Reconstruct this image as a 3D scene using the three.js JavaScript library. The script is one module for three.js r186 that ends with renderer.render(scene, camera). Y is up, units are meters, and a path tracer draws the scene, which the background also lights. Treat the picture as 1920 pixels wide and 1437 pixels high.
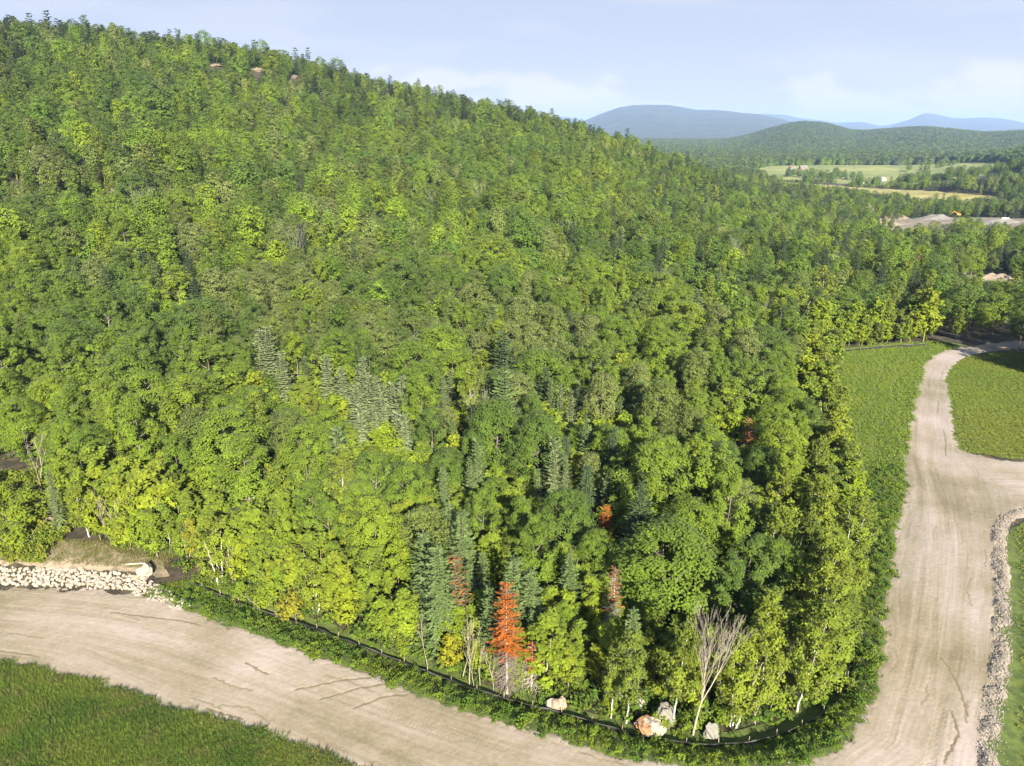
import * as THREE from 'three';
import { mergeGeometries } from 'three/addons/utils/BufferGeometryUtils.js';

// ---------------------------------------------------------------- camera, sky, sun, exposure
const scene = new THREE.Scene();
const camera = new THREE.PerspectiveCamera(56.76, 1024 / 766, 0.5, 60000);
camera.position.set(0, 50, 0);
camera.rotation.x = THREE.MathUtils.degToRad(-19.8);
const renderer = new THREE.WebGLRenderer({ antialias: true });
renderer.toneMapping = THREE.LinearToneMapping;
renderer.toneMappingExposure = 3.6;
renderer.shadowMap.enabled = true;
const SKY_LEVEL = 0.27;
const sun = new THREE.DirectionalLight(new THREE.Color(1, 0.92, 0.76), 5);
sun.position.set(0.233, 0.49, 0.930).multiplyScalar(900);
sun.target.position.set(0, 0, -200);
sun.position.add(sun.target.position);
sun.castShadow = true;
sun.shadow.mapSize.set(4096, 4096);
Object.assign(sun.shadow.camera, { left: -600, right: 600, top: 400, bottom: -400, near: 10, far: 2500 });
scene.add(sun, sun.target);
scene.fog = new THREE.FogExp2(new THREE.Color(0.42, 0.61, 1.0), 0.68e-4);

// ---------------------------------------------------------------- random and noise
function rng(seed) {
  let a = seed >>> 0;
  return () => { a = (a + 0x6D2B79F5) | 0; let t = Math.imul(a ^ (a >>> 15), 1 | a); t = (t + Math.imul(t ^ (t >>> 7), 61 | t)) ^ t; return ((t ^ (t >>> 14)) >>> 0) / 4294967296; };
}
const lerp = (a, b, t) => a + (b - a) * t;
const clamp = (x, a = 0, b = 1) => Math.min(b, Math.max(a, x));
const sstep = (a, b, x) => { const t = clamp((x - a) / (b - a)); return t * t * (3 - 2 * t); };
function hash2(x, y) { let h = Math.imul(x, 374761393) + Math.imul(y, 668265263); h = Math.imul(h ^ (h >>> 13), 1274126177); return ((h ^ (h >>> 16)) >>> 0) / 4294967296; }
function noise(x, y) {
  const xi = Math.floor(x), yi = Math.floor(y), fx = x - xi, fy = y - yi, u = fx * fx * (3 - 2 * fx), v = fy * fy * (3 - 2 * fy);
  return lerp(lerp(hash2(xi, yi), hash2(xi + 1, yi), u), lerp(hash2(xi, yi + 1), hash2(xi + 1, yi + 1), u), v);
}
function fbm(x, y, n = 4) { let s = 0, a = 0.5, t = 0; for (let i = 0; i < n; i++) { s += a * noise(x, y); t += a; a *= 0.5; x = x * 2.03 + 17.1; y = y * 2.03 + 9.7; } return s / t; }

// ---------------------------------------------------------------- sky
{
  const W = 2048, Hh = 1024, d = new Float32Array(W * Hh * 4);
  const stops = [[-90, 0.55, 0.6, 0.62], [-0.5, 0.8, 0.84, 0.92], [0.3, 0.87, 0.90, 0.97], [2.5, 0.77, 0.825, 0.95], [6, 0.665, 0.75, 0.93], [10, 0.60, 0.695, 0.90], [25, 0.44, 0.57, 0.83], [50, 0.32, 0.46, 0.76], [90, 0.24, 0.38, 0.70]];
  for (let j = 0; j < Hh; j++) {
    const el = ((j + 0.5) / Hh) * 180 - 90;
    let k = 0; while (k < stops.length - 2 && stops[k + 1][0] < el) k++;
    const t = clamp((el - stops[k][0]) / (stops[k + 1][0] - stops[k][0]));
    for (let i = 0; i < W; i++) {
      const az = ((i + 0.5) / W) * Math.PI * 2 - Math.PI;
      let c = [1, 2, 3].map((q) => lerp(stops[k][q], stops[k + 1][q], t));
      if (el > 0) {
        const cx = Math.cos(az) * 3.2, cz = Math.sin(az) * 3.2;
        // low banks of fair weather cloud near the horizon, thin streaks higher up, all round
        const n1 = fbm(cx * 2.6 + 31.3 + cz * 0.31, cz * 2.6 + el * 0.42 + 4.0, 5);
        const bank = sstep(0.46, 0.57, n1 - 0.035 * Math.max(0, el - 1.0)) * sstep(7, 2, el);
        const n2 = fbm(cx * 1.7 + 5.5 + el * 0.03, cz * 1.7 + el * 0.5 + 77, 5);
        const thin = sstep(0.45, 0.75, n2) * 0.22;
        const w = clamp(bank * 0.85 + thin);
        c = [lerp(c[0], 0.98, w), lerp(c[1], 0.97, w), lerp(c[2], 1.0, w)];
      }
      const o = (j * W + i) * 4;
      d[o] = c[0] * SKY_LEVEL; d[o + 1] = c[1] * SKY_LEVEL; d[o + 2] = c[2] * SKY_LEVEL; d[o + 3] = 1;
    }
  }
  const t = new THREE.DataTexture(d, W, Hh, THREE.RGBAFormat, THREE.FloatType);
  t.mapping = THREE.EquirectangularReflectionMapping; t.magFilter = THREE.LinearFilter; t.minFilter = THREE.LinearFilter; t.needsUpdate = true;
  scene.background = t; scene.environment = t;
}

// ---------------------------------------------------------------- plan of the place (metres, camera above the origin, looking to -z)
function smooth(pts, n) { return new THREE.CatmullRomCurve3(pts.map(([x, z]) => new THREE.Vector3(x, 0, z)), false, 'centripetal').getSpacedPoints(n).map((p) => [p.x, p.z]); }
const INNER = smooth([[-130, -71.5], [-110, -70.5], [-85, -69.8], [-59.1, -69], [-49.7, -68.7], [-41.6, -67.6], [-32.3, -63.6], [-19.2, -57.5], [-7.9, -52.2], [1.9, -48.3], [10.8, -45.6], [17.1, -44.3], [24, -45], [30.1, -48.5], [36.7, -57.1], [41.8, -66.4], [53.9, -86.3], [64.4, -105.1], [84.3, -138.4], [96.9, -156.6], [105.6, -162.9], [120, -168], [150, -176]], 110);
const OUTER = smooth([[-130, -66], [-110, -64.5], [-85, -62], [-50.7, -56.7], [-39.5, -53.5], [-26.8, -49.5], [-16.2, -45.6], [-12.4, -44.2], [0, -39], [14, -34], [28, -32], [36, -37], [39.5, -44.7], [47.9, -56.4], [56.5, -69.3], [63.6, -80.8], [69, -92], [72, -102.1], [84.3, -126.4], [94.7, -145.2], [107.7, -158], [122, -163], [150, -170]], 110);
const ROAD_MAIN = [...INNER, ...OUTER.slice().reverse()];
const ROAD_SIDE = smooth([[60, -77], [65.5, -83.5], [74, -87.5], [90, -90], [200, -95]], 40).concat(smooth([[200, -103], [90, -101.8], [80, -101.6], [75.5, -104], [73, -109], [66, -98]], 40));
const CENTRE = INNER.map((p, i) => { let b = null, bd = 1e9; for (const q of OUTER) { const dd = (p[0] - q[0]) ** 2 + (p[1] - q[1]) ** 2; if (dd < bd) { bd = dd; b = q; } } return [(p[0] + b[0]) / 2, (p[1] + b[1]) / 2]; });
const FOREST_EDGE = [[-160, -97], [-70, -95], [-62, -84], [-55, -77.5], [-46, -75], [-38.3, -72.3], [-26.9, -67.3], [-14, -61.2], [-3, -55.6], [6.7, -52.2], [11, -50.8], [17.8, -49.8], [25.3, -51.5], [30.6, -54.3], [35, -60.4], [40, -70.2], [46.2, -84], [52.6, -100], [58, -119], [66, -138], [71.5, -150], [77, -163], [92, -167.5], [108, -170], [125, -176], [160, -186]];
const FOREST_MAIN = [...FOREST_EDGE, [300, -182], [1400, -500], [2000, -2000], [-2000, -2000], [-2000, -100]];
const FOREST_EAST = [[114, -122], [300, -122], [300, -184], [150, -179], [128, -172], [119, -160], [113, -146]];
function inside(poly, x, z) { let c = false; for (let i = 0, j = poly.length - 1; i < poly.length; j = i++) { const [xi, zi] = poly[i], [xj, zj] = poly[j]; if ((zi > z) !== (zj > z) && x < ((xj - xi) * (z - zi)) / (zj - zi) + xi) c = !c; } return c; }
function lineDist(pts, x, z, closed) {
  let best = 1e18;
  for (let i = closed ? 0 : 1, j = closed ? pts.length - 1 : 0; i < pts.length; j = i++) {
    const ax = pts[j][0], az = pts[j][1], bx = pts[i][0] - ax, bz = pts[i][1] - az, px = x - ax, pz = z - az;
    const t = clamp((px * bx + pz * bz) / (bx * bx + bz * bz + 1e-12)), dx = px - bx * t, dz = pz - bz * t, dd = dx * dx + dz * dz;
    if (dd < best) best = dd;
  }
  return Math.sqrt(best);
}
const polySD = (poly, x, z) => lineDist(poly, x, z, true) * (inside(poly, x, z) ? -1 : 1);
// signed distance to the roads, tabulated on a half metre grid
const RX0 = -132, RZ0 = -200, RS = 0.5, RNX = 680, RNZ = 400;
const ROAD_TAB = new Float32Array(RNX * RNZ);
for (let j = 0; j < RNZ; j++) for (let i = 0; i < RNX; i++) {
  const x = RX0 + i * RS, z = RZ0 + j * RS;
  ROAD_TAB[j * RNX + i] = Math.min(polySD(ROAD_MAIN, x, z), x > 40 && z < -60 && z > -130 ? polySD(ROAD_SIDE, x, z) : 99);
}
function roadSD(x, z) {
  const fx = (x - RX0) / RS, fz = (z - RZ0) / RS;
  if (fx < 0 || fz < 0 || fx >= RNX - 1 || fz >= RNZ - 1) return 60;
  const i = Math.floor(fx), j = Math.floor(fz), u = fx - i, v = fz - j, k = j * RNX + i;
  return lerp(lerp(ROAD_TAB[k], ROAD_TAB[k + 1], u), lerp(ROAD_TAB[k + RNX], ROAD_TAB[k + RNX + 1], u), v);
}
// road edge with the ragged outline of graded dirt
const roadEdge = (x, z) => roadSD(x, z) + (fbm(x * 0.35 + 3, z * 0.35, 3) - 0.5) * 1.5 + (noise(x * 1.7, z * 1.7) - 0.5) * 0.8 + (noise(x * 4.3, z * 4.3) - 0.5) * 0.4;

// ---------------------------------------------------------------- relief: thin plate surface through surveyed heights
const SURVEY = [
  [-88, -96, 4.1], [-150, -174, 11.3], [-210, -255, 35.2], [-292, -368, 70.1], [-369, -473, 102.7], [-71, -105, 2.5], [-120, -190, 15.9], [-161, -265, 35.2], [-220, -369, 60.6], [-302, -519, 100.6],
  [-41, -111, -0.6], [-61, -177, 4.4], [-92, -275, 16.3], [-121, -371, 36.4], [-152, -476, 64.8], [-180, -572, 91], [-5, -112, -1.5], [-8, -185, 2.8], [-12, -275, 6.5], [-18, -420, 19.9], [-23, -550, 40.5], [-26, -619, 55.2],
  [16, -149, -2.1], [30, -288, 5], [47, -468, 17.9], [64, -647, 39], [52, -203, -0.8], [85, -340, -2.5], [124, -505, 0], [166, -680, 8], [83, -176, -1.0], [146, -307, -8], [165, -420, -12], [225, -505, -22], [262, -440, -16], [305, -460, -18], [300, -545, -23], [288, -580, -21], [350, -600, -21], [300, -690, -28], [340, -740, -28], [420, -690, -26], [395, -800, -24], [373, -870, -21], [235, -700, -20], [648, -1405, -22],
  [116, -160, 0.2], [200, -283, -9], [365, -526, -21], [440, -640, -22], [560, -829, -4], [720, -860, 30], [900, -950, 70], [900, -600, 70], [620, -420, 20], [500, -770, -20], [600, -1000, -20], [770, -1180, -18], [420, -1000, -22], [840, -1490, -20], [300, -1000, -18], [330, -1400, -22], [250, -800, -12], [500, -1650, -22], [900, -1300, 0],
  [-400, -700, 92], [-250, -760, 72], [-40, -800, 38], [60, -850, 14], [150, -900, -6], [-450, -1100, 50], [-200, -1100, 25], [0, -1150, -8], [-300, -1500, 10], [100, -1500, -20], [0, -2000, -22], [-900, -1500, 40], [800, -2000, -22], [-600, -500, 115], [-450, -250, 70], [-300, -120, 28], [-800, -800, 100], [-700, -200, 100], [-200, -100, 12],
  [-130, -69, 0], [-85, -66, 0], [-60, -63, 0], [-30, -56, 0], [0, -44, 0], [30, -40, 0], [45, -62, 0], [60, -92, 0], [80, -125, 0], [100, -155, 0], [130, -170, 0], [-40, -40, 0.2], [-80, -40, 0.3], [0, -10, 0], [60, -40, 0], [90, -95, 0], [160, -97, 0], [105, -130, 0.3], [-40, 40, 0], [60, 40, 0],
  [-85, -73, 1.5], [-59, -73, 1.4], [-50, -72.3, 1.1], [-44, -71.2, 0.5], [-65, -84, 2.9], [-75, -95, 3.3], [-38, -71, -1.0], [-26.9, -66.5, -1.5], [-14, -60.5, -1.5], [-3, -55.2, -1.5], [6.7, -51.8, -1.6], [17.8, -49.4, -1.7], [25.3, -51, -1.8], [31, -57, -1.6], [36, -69, -1.3], [46, -92, -1.0], [60, -124, -0.8], [76, -160, -0.5], [66, -120, -0.2], [86, -152, -0.1],
  [-20, -75, -1.5], [10, -70, -1.8], [25, -80, -1.6], [0, -90, -1.7],
];
const plate = (() => {
  const n = SURVEY.length, N = n + 3, S = 0.01, A = Array.from({ length: N }, () => new Float64Array(N + 1));
  const U = (r2) => (r2 < 1e-12 ? 0 : 0.5 * r2 * Math.log(r2));
  const P = SURVEY.map(([x, z, h]) => [x * S, z * S, h]);
  for (let i = 0; i < n; i++) {
    for (let j = 0; j < n; j++) A[i][j] = U((P[i][0] - P[j][0]) ** 2 + (P[i][1] - P[j][1]) ** 2);
    A[i][i] += 0.0004;
    A[i][n] = A[n][i] = 1; A[i][n + 1] = A[n + 1][i] = P[i][0]; A[i][n + 2] = A[n + 2][i] = P[i][1]; A[i][N] = P[i][2];
  }
  for (let c = 0; c < N; c++) {
    let p = c; for (let r = c + 1; r < N; r++) if (Math.abs(A[r][c]) > Math.abs(A[p][c])) p = r;
    [A[c], A[p]] = [A[p], A[c]];
    for (let r = c + 1; r < N; r++) { const f = A[r][c] / A[c][c]; if (f) for (let k = c; k <= N; k++) A[r][k] -= f * A[c][k]; }
  }
  const w = new Float64Array(N);
  for (let r = N - 1; r >= 0; r--) { let s = A[r][N]; for (let k = r + 1; k < N; k++) s -= A[r][k] * w[k]; w[r] = s / A[r][r]; }
  return (x, z) => { const a = x * S, b = z * S; let s = w[n] + w[n + 1] * a + w[n + 2] * b; for (let i = 0; i < n; i++) s += w[i] * U((a - P[i][0]) ** 2 + (b - P[i][1]) ** 2); return s; };
})();
const VALLEY = -22;
function heightAt(x, z) {
  const r = Math.hypot(x, z);
  if (r > 2300) return VALLEY;
  const d = roadSD(x, z); if (d < -0.3) return 0;
  let h = plate(x, z);
  h += (fbm(x * 0.012 + 50, z * 0.012, 4) - 0.5) * 9 * sstep(150, 420, r) * sstep(-2, 25, h);
  h += (fbm(x * 0.12, z * 0.12, 3) - 0.5) * 0.8 * sstep(5, 14, d);
  h *= sstep(-0.3, 4.2, d);
  return lerp(h, VALLEY, sstep(1650, 2250, r));
}

// ---------------------------------------------------------------- scene helpers
const used = new Map();
function numbered(name) { const n = used.get(name) || 0; used.set(name, n + 1); return n ? `${name}_${String(n).padStart(3, '0')}` : name; }
function place(o, name, label, category, group, kind) {
  o.name = numbered(name); scene.add(o);
  o.userData = {};
  if (label) o.userData.label = label;
  if (category) o.userData.category = category;
  if (group) o.userData.group = group;
  if (kind) o.userData.kind = kind;
  o.traverse((c) => { if (c.isMesh) { c.castShadow = true; c.receiveShadow = true; } });
  return o;
}
function part(name, geo, mat, parent) { const m = new THREE.Mesh(geo, mat); m.name = name; m.castShadow = m.receiveShadow = true; parent.add(m); return m; }

class Build {
  constructor() { this.p = []; this.n = []; this.c = []; this.i = []; this.uv = []; }
  vert(x, y, z, nx, ny, nz, r, g, b, u = 0, v = 0) { this.p.push(x, y, z); this.n.push(nx, ny, nz); this.c.push(r, g, b); this.uv.push(u, v); return this.p.length / 3 - 1; }
  tri(a, b, c) { this.i.push(a, b, c); }
  // a folded leaf or needle spray: base, tip, two sides
  leaf(px, py, pz, ax, ay, az, nx, ny, nz, len, wid, sx, sy, sz, col) {
    let bx = ay * nz - az * ny, by = az * nx - ax * nz, bz = ax * ny - ay * nx;
    const bl = Math.hypot(bx, by, bz) || 1; bx /= bl; by /= bl; bz /= bl;
    const m = len * 0.48, f = wid * 0.22, [r, g, b] = col;
    const k = this.p.length / 3;
    this.vert(px, py, pz, sx, sy, sz, r, g, b);
    this.vert(px + ax * m + bx * wid - nx * f, py + ay * m + by * wid - ny * f, pz + az * m + bz * wid - nz * f, sx, sy, sz, r, g, b);
    this.vert(px + ax * len, py + ay * len, pz + az * len, sx, sy, sz, r, g, b);
    this.vert(px + ax * m - bx * wid - nx * f, py + ay * m - by * wid - ny * f, pz + az * m - bz * wid - nz * f, sx, sy, sz, r, g, b);
    this.i.push(k, k + 1, k + 2, k, k + 2, k + 3);
  }
  tube(pts, radii, sides, col, tone) {
    const T = new THREE.Vector3(), A = new THREE.Vector3(), Bv = new THREE.Vector3();
    let prev = -1;
    for (let k = 0; k < pts.length; k++) {
      const a = pts[Math.max(0, k - 1)], b = pts[Math.min(pts.length - 1, k + 1)];
      T.set(b[0] - a[0], b[1] - a[1], b[2] - a[2]).normalize();
      A.set(Math.abs(T.y) > 0.9 ? 1 : 0, Math.abs(T.y) > 0.9 ? 0 : 1, 0).cross(T).normalize(); Bv.crossVectors(T, A);
      const first = this.p.length / 3;
      for (let s = 0; s < sides; s++) {
        const q = (s / sides) * Math.PI * 2, cx = Math.cos(q), sx = Math.sin(q), nx = A.x * cx + Bv.x * sx, ny = A.y * cx + Bv.y * sx, nz = A.z * cx + Bv.z * sx;
        const t = tone ? tone(k, s) : 1;
        this.vert(pts[k][0] + nx * radii[k], pts[k][1] + ny * radii[k], pts[k][2] + nz * radii[k], nx, ny, nz, col[0] * t, col[1] * t, col[2] * t);
      }
      if (prev >= 0) for (let s = 0; s < sides; s++) { const s2 = (s + 1) % sides; this.i.push(prev + s, prev + s2, first + s2, prev + s, first + s2, first + s); }
      prev = first;
    }
  }
  add(o) { const k = this.p.length / 3; for (const q of ['p', 'n', 'c', 'uv']) for (const v of o[q]) this[q].push(v); for (const v of o.i) this.i.push(v + k); return this; }
  geo() {
    const g = new THREE.BufferGeometry();
    g.setAttribute('position', new THREE.Float32BufferAttribute(this.p, 3)); g.setAttribute('normal', new THREE.Float32BufferAttribute(this.n, 3));
    g.setAttribute('color', new THREE.Float32BufferAttribute(this.c, 3)); g.setAttribute('uv', new THREE.Float32BufferAttribute(this.uv, 2)); g.setIndex(this.i);
    return g;
  }
}
function dataTex(W, H, fn, srgb, repeat) {
  const d = new Uint8Array(W * H * 4);
  for (let j = 0; j < H; j++) for (let i = 0; i < W; i++) { const c = fn(i, j), o = (j * W + i) * 4; d[o] = c[0]; d[o + 1] = c[1]; d[o + 2] = c[2]; d[o + 3] = 255; }
  const t = new THREE.DataTexture(d, W, H); t.magFilter = THREE.LinearFilter; t.minFilter = THREE.LinearMipmapLinearFilter; t.generateMipmaps = true;
  if (srgb) t.colorSpace = THREE.SRGBColorSpace;
  if (repeat) t.wrapS = t.wrapT = THREE.RepeatWrapping;
  t.needsUpdate = true; return t;
}
const toByte = (l) => Math.round(255 * clamp(l <= 0.0031308 ? l * 12.92 : 1.055 * Math.pow(l, 1 / 2.4) - 0.055));
// noise that repeats without a seam
function tileNoise(i, j, N, cells, seed) {
  const x = (i / N) * cells, y = (j / N) * cells, xi = Math.floor(x), yi = Math.floor(y), fx = x - xi, fy = y - yi, u = fx * fx * (3 - 2 * fx), v = fy * fy * (3 - 2 * fy);
  const h = (a, b) => hash2(((a % cells) + cells) % cells + seed * 131, ((b % cells) + cells) % cells + seed * 57);
  return lerp(lerp(h(xi, yi), h(xi + 1, yi), u), lerp(h(xi, yi + 1), h(xi + 1, yi + 1), u), v);
}
function mottled(N, low, high, cells, seed) {
  return dataTex(N, N, (i, j) => {
    let s = 0, a = 0.5, t = 0, c = cells; for (let k = 0; k < 6 && c < N / 2; k++) { s += a * tileNoise(i, j, N, c, seed + k); t += a; a *= 0.68; c *= 2; }
    const q = sstep(0.25, 0.75, s / t); return [0, 1, 2].map((k) => toByte(lerp(low[k], high[k], q)));
  }, true, true);
}

// a sheet over the ground where field(x, z) < 0, clipped along its outline; uv in metres
function sheet(x0, x1, z0, z1, step, field, height, uvOf) {
  const nx = Math.ceil((x1 - x0) / step), nz = Math.ceil((z1 - z0) / step), F = new Float32Array((nx + 1) * (nz + 1)), id = new Map();
  for (let j = 0; j <= nz; j++) for (let i = 0; i <= nx; i++) F[j * (nx + 1) + i] = field(x0 + i * step, z0 + j * step);
  const pos = [], uv = [], idx = [];
  const put = (key, x, z) => { let k = id.get(key); if (k === undefined) { k = pos.length / 3; id.set(key, k); pos.push(x, height(x, z), z); const q = uvOf(x, z); uv.push(q[0], q[1]); } return k; };
  const M = (nx + 1) * (nz + 1);
  for (let j = 0; j < nz; j++) for (let i = 0; i < nx; i++) {
    const a = j * (nx + 1) + i, b = a + 1, c = a + nx + 1, d = c + 1;
    if (F[a] > 0 && F[b] > 0 && F[c] > 0 && F[d] > 0) continue;
    for (const t of [[a, c, b], [b, c, d]]) {
      const out = [];
      for (let k = 0; k < 3; k++) {
        const u = t[k], v = t[(k + 1) % 3], at = (q) => [x0 + (q % (nx + 1)) * step, z0 + Math.floor(q / (nx + 1)) * step];
        if (F[u] <= 0) { const [x, z] = at(u); out.push(put(u, x, z)); }
        if ((F[u] <= 0) !== (F[v] <= 0)) { const lo = Math.min(u, v), hi = Math.max(u, v), s = F[lo] / (F[lo] - F[hi]), [ax, az] = at(lo), [bx, bz] = at(hi); out.push(put(M + lo * M + hi, lerp(ax, bx, s), lerp(az, bz, s))); }
      }
      for (let k = 2; k < out.length; k++) idx.push(out[0], out[k - 1], out[k]);
    }
  }
  const g = new THREE.BufferGeometry();
  g.setAttribute('position', new THREE.Float32BufferAttribute(pos, 3)); g.setAttribute('uv', new THREE.Float32BufferAttribute(uv, 2)); g.setIndex(idx); g.computeVertexNormals();
  return g;
}

// ---------------------------------------------------------------- ground, one sheet to the horizon
const litterTex = mottled(512, [0.018, 0.016, 0.008], [0.075, 0.055, 0.03], 6, 3);
{
  const radii = [12]; while (radii[radii.length - 1] < 2400) radii.push(radii[radii.length - 1] * 1.0125);
  while (radii[radii.length - 1] < 20500) radii.push(radii[radii.length - 1] * 1.09);
  const A0 = -1.12, A1 = 1.12, NA = 470, pos = [], uv = [], idx = [];
  for (const r of radii) for (let k = 0; k <= NA; k++) {
    const a = lerp(A0, A1, k / NA), x = Math.sin(a) * r, z = -Math.cos(a) * r;
    pos.push(x, heightAt(x, z), z); uv.push(x / 9, z / 9);
  }
  for (let j = 0; j < radii.length - 1; j++) for (let k = 0; k < NA; k++) { const a = j * (NA + 1) + k, b = a + 1, c = a + NA + 1, d = c + 1; idx.push(a, b, c, b, d, c); }
  const g = new THREE.BufferGeometry();
  g.setAttribute('position', new THREE.Float32BufferAttribute(pos, 3)); g.setAttribute('uv', new THREE.Float32BufferAttribute(uv, 2)); g.setIndex(idx); g.computeVertexNormals();
  place(new THREE.Mesh(g, new THREE.MeshStandardMaterial({ map: litterTex, roughness: 1 })), 'ground', 'brown leaf litter ground under the forest and across the valley', 'ground', null, 'structure');
}

// ---------------------------------------------------------------- dirt road: relief and colour from the way it is graded
const TX0 = -112, TZ0 = -182, TW = 272, TH = 154, TNX = 2048, TNZ = 1160;
const roadRelief = new Float32Array(TNX * TNZ), roadTone = new Float32Array(TNX * TNZ), roadPink = new Float32Array(TNX * TNZ);
const texAt = (x, z) => [((x - TX0) / TW) * TNX, ((z - TZ0) / TH) * TNZ];
const CX0 = -72, CZ0 = -112, CS = 0.08, CNX = 1950, CNZ = 1030, cuts = new Float32Array(CNX * CNZ);
const cutAt = (x, z) => { const i = Math.round((x - CX0) / CS), j = Math.round((z - CZ0) / CS); return i < 0 || j < 0 || i >= CNX || j >= CNZ ? 0 : cuts[j * CNX + i]; };
function rill(pts, width, depth, tone) {   // a wandering wash-out channel, its dark tone painting in damp soil and groove shade
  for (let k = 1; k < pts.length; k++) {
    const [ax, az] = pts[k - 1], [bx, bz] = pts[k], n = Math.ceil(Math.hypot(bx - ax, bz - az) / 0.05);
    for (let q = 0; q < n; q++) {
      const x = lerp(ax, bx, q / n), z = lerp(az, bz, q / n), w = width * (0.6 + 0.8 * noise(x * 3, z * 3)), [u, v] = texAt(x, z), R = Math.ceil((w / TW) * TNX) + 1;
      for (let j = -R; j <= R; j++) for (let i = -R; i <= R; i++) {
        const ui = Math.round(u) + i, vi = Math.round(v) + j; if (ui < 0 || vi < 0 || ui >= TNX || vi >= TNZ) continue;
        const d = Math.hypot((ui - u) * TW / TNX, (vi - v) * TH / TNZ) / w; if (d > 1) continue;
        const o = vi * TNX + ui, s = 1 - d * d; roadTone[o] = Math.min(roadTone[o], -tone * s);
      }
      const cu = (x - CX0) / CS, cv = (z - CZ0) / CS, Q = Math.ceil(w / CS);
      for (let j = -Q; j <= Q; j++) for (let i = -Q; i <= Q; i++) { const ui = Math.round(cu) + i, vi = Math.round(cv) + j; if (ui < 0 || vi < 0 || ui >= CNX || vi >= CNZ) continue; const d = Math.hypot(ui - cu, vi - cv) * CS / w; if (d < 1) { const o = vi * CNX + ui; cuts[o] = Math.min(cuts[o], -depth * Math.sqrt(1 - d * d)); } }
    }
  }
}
{
  const R = rng(77), S = [0]; for (let k = 1; k < CENTRE.length; k++) S.push(S[k - 1] + Math.hypot(CENTRE[k][0] - CENTRE[k - 1][0], CENTRE[k][1] - CENTRE[k - 1][1]));
  const nearest = (x, z) => {
    let bd = 1e18, s = 0, t = 0;
    for (let k = 1; k < CENTRE.length; k++) {
      const ax = CENTRE[k - 1][0], az = CENTRE[k - 1][1], bx = CENTRE[k][0] - ax, bz = CENTRE[k][1] - az, L2 = bx * bx + bz * bz + 1e-9, q = clamp(((x - ax) * bx + (z - az) * bz) / L2), dx = x - ax - bx * q, dz = z - az - bz * q, dd = dx * dx + dz * dz;
      if (dd < bd) { bd = dd; s = S[k - 1] + (S[k] - S[k - 1]) * q; t = Math.sign(bx * dz - bz * dx) * Math.sqrt(dd); }
    }
    return [s, t];
  };
  const tracks = Array.from({ length: 26 }, () => [R() * 9 - 4.5, R() * 260, 12 + R() * 30, R()]);
  for (let j = 0; j < TNZ; j++) for (let i = 0; i < TNX; i++) {
    const x = TX0 + ((i + 0.5) / TNX) * TW, z = TZ0 + ((j + 0.5) / TNZ) * TH, o = j * TNX + i;
    if (roadSD(x, z) > 2) continue;
    let [s, t] = nearest(x, z);
    const onSide = x > 68 && z > -103 && z < -84 && polySD(ROAD_SIDE, x, z) < 0 ? clamp((x - 68) / 8) : 0;
    if (onSide > 0.5) { s = x; t = z + 94; }
    const wob = (fbm(s * 0.03, t * 0.2 + 5, 2) - 0.5) * 3;
    const band = fbm((t + wob) * 0.55 + 20, s * 0.018, 3) - 0.5, streak = fbm((t + wob) * 3.2, s * 0.07 + 9, 3) - 0.5, fine = fbm((t + wob * 1.2) * 8, s * 0.25, 2) - 0.5, patch = fbm(x * 0.16, z * 0.16, 4) - 0.5, grit = noise(x * 9, z * 9) - 0.5;
    roadTone[o] = band * 0.42 + streak * 0.2 + fine * 0.26 + patch * 0.75 + (fbm(x * 0.05 + 8, z * 0.05, 3) - 0.5) * 0.4 + (noise(x * 2.2, z * 2.2) - 0.5) * 0.1 + grit * 0.22;
    roadPink[o] = sstep(25, 60, x + (fbm(x * 0.05, z * 0.05, 2) - 0.5) * 30) * (1 - onSide * 0.8) * (0.5 + sstep(0.4, 0.6, fbm((t + wob) * 0.3 + 4, s * 0.01, 2)));
    roadRelief[o] = streak * 0.006 + fine * 0.008 + patch * 0.05;
    for (const [tt, ss, ll, ph] of tracks) {
      const a = Math.abs(t - tt - (s - ss) * (ph - 0.5) * 0.08); if (a < 0.3 && s > ss && s < ss + ll) { const c = Math.sin(s * 18 + a * 6) * 0.5 + 0.5; roadRelief[o] -= 0.022 - c * 0.016; roadTone[o] -= 0.03 + 0.06 * c * (ph > 0.5 ? 1 : 0.3); }
    }
  }
  // wash-outs seen on the road: some measured, others strewn along its length
  const wander = (pts, amp) => { const out = []; for (let k = 1; k < pts.length; k++) { const n = 14; for (let q = 0; q < n; q++) { const t = q / n; out.push([lerp(pts[k - 1][0], pts[k][0], t) + (R() - 0.5) * amp, lerp(pts[k - 1][1], pts[k][1], t) + (R() - 0.5) * amp]); } } return out; };
  for (const l of [[[-20.4, -53.2], [-16.5, -54.4], [-13.6, -54.8]], [[-17.9, -52.0], [-14.5, -53.4], [-11.5, -54.0]], [[-14.5, -51.0], [-11.8, -52.4], [-9.6, -52.6]], [[-26.5, -56.8], [-23.5, -55.0]], [[-28, -50.9], [-24, -49.6]], [[-44, -64.6], [-36, -63.2], [-33, -62.4]], [[-52, -58.5], [-47, -57.6]], [[41, -50], [42.5, -54], [43, -58]], [[70, -104], [73, -109], [76, -115]], [[57.5, -91], [58.6, -96]], [[79, -122], [83, -129]], [[36, -45], [39, -48], [40, -51]]]) rill(wander(l, 0.16), 0.12, 0.02, 0.5);
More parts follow.
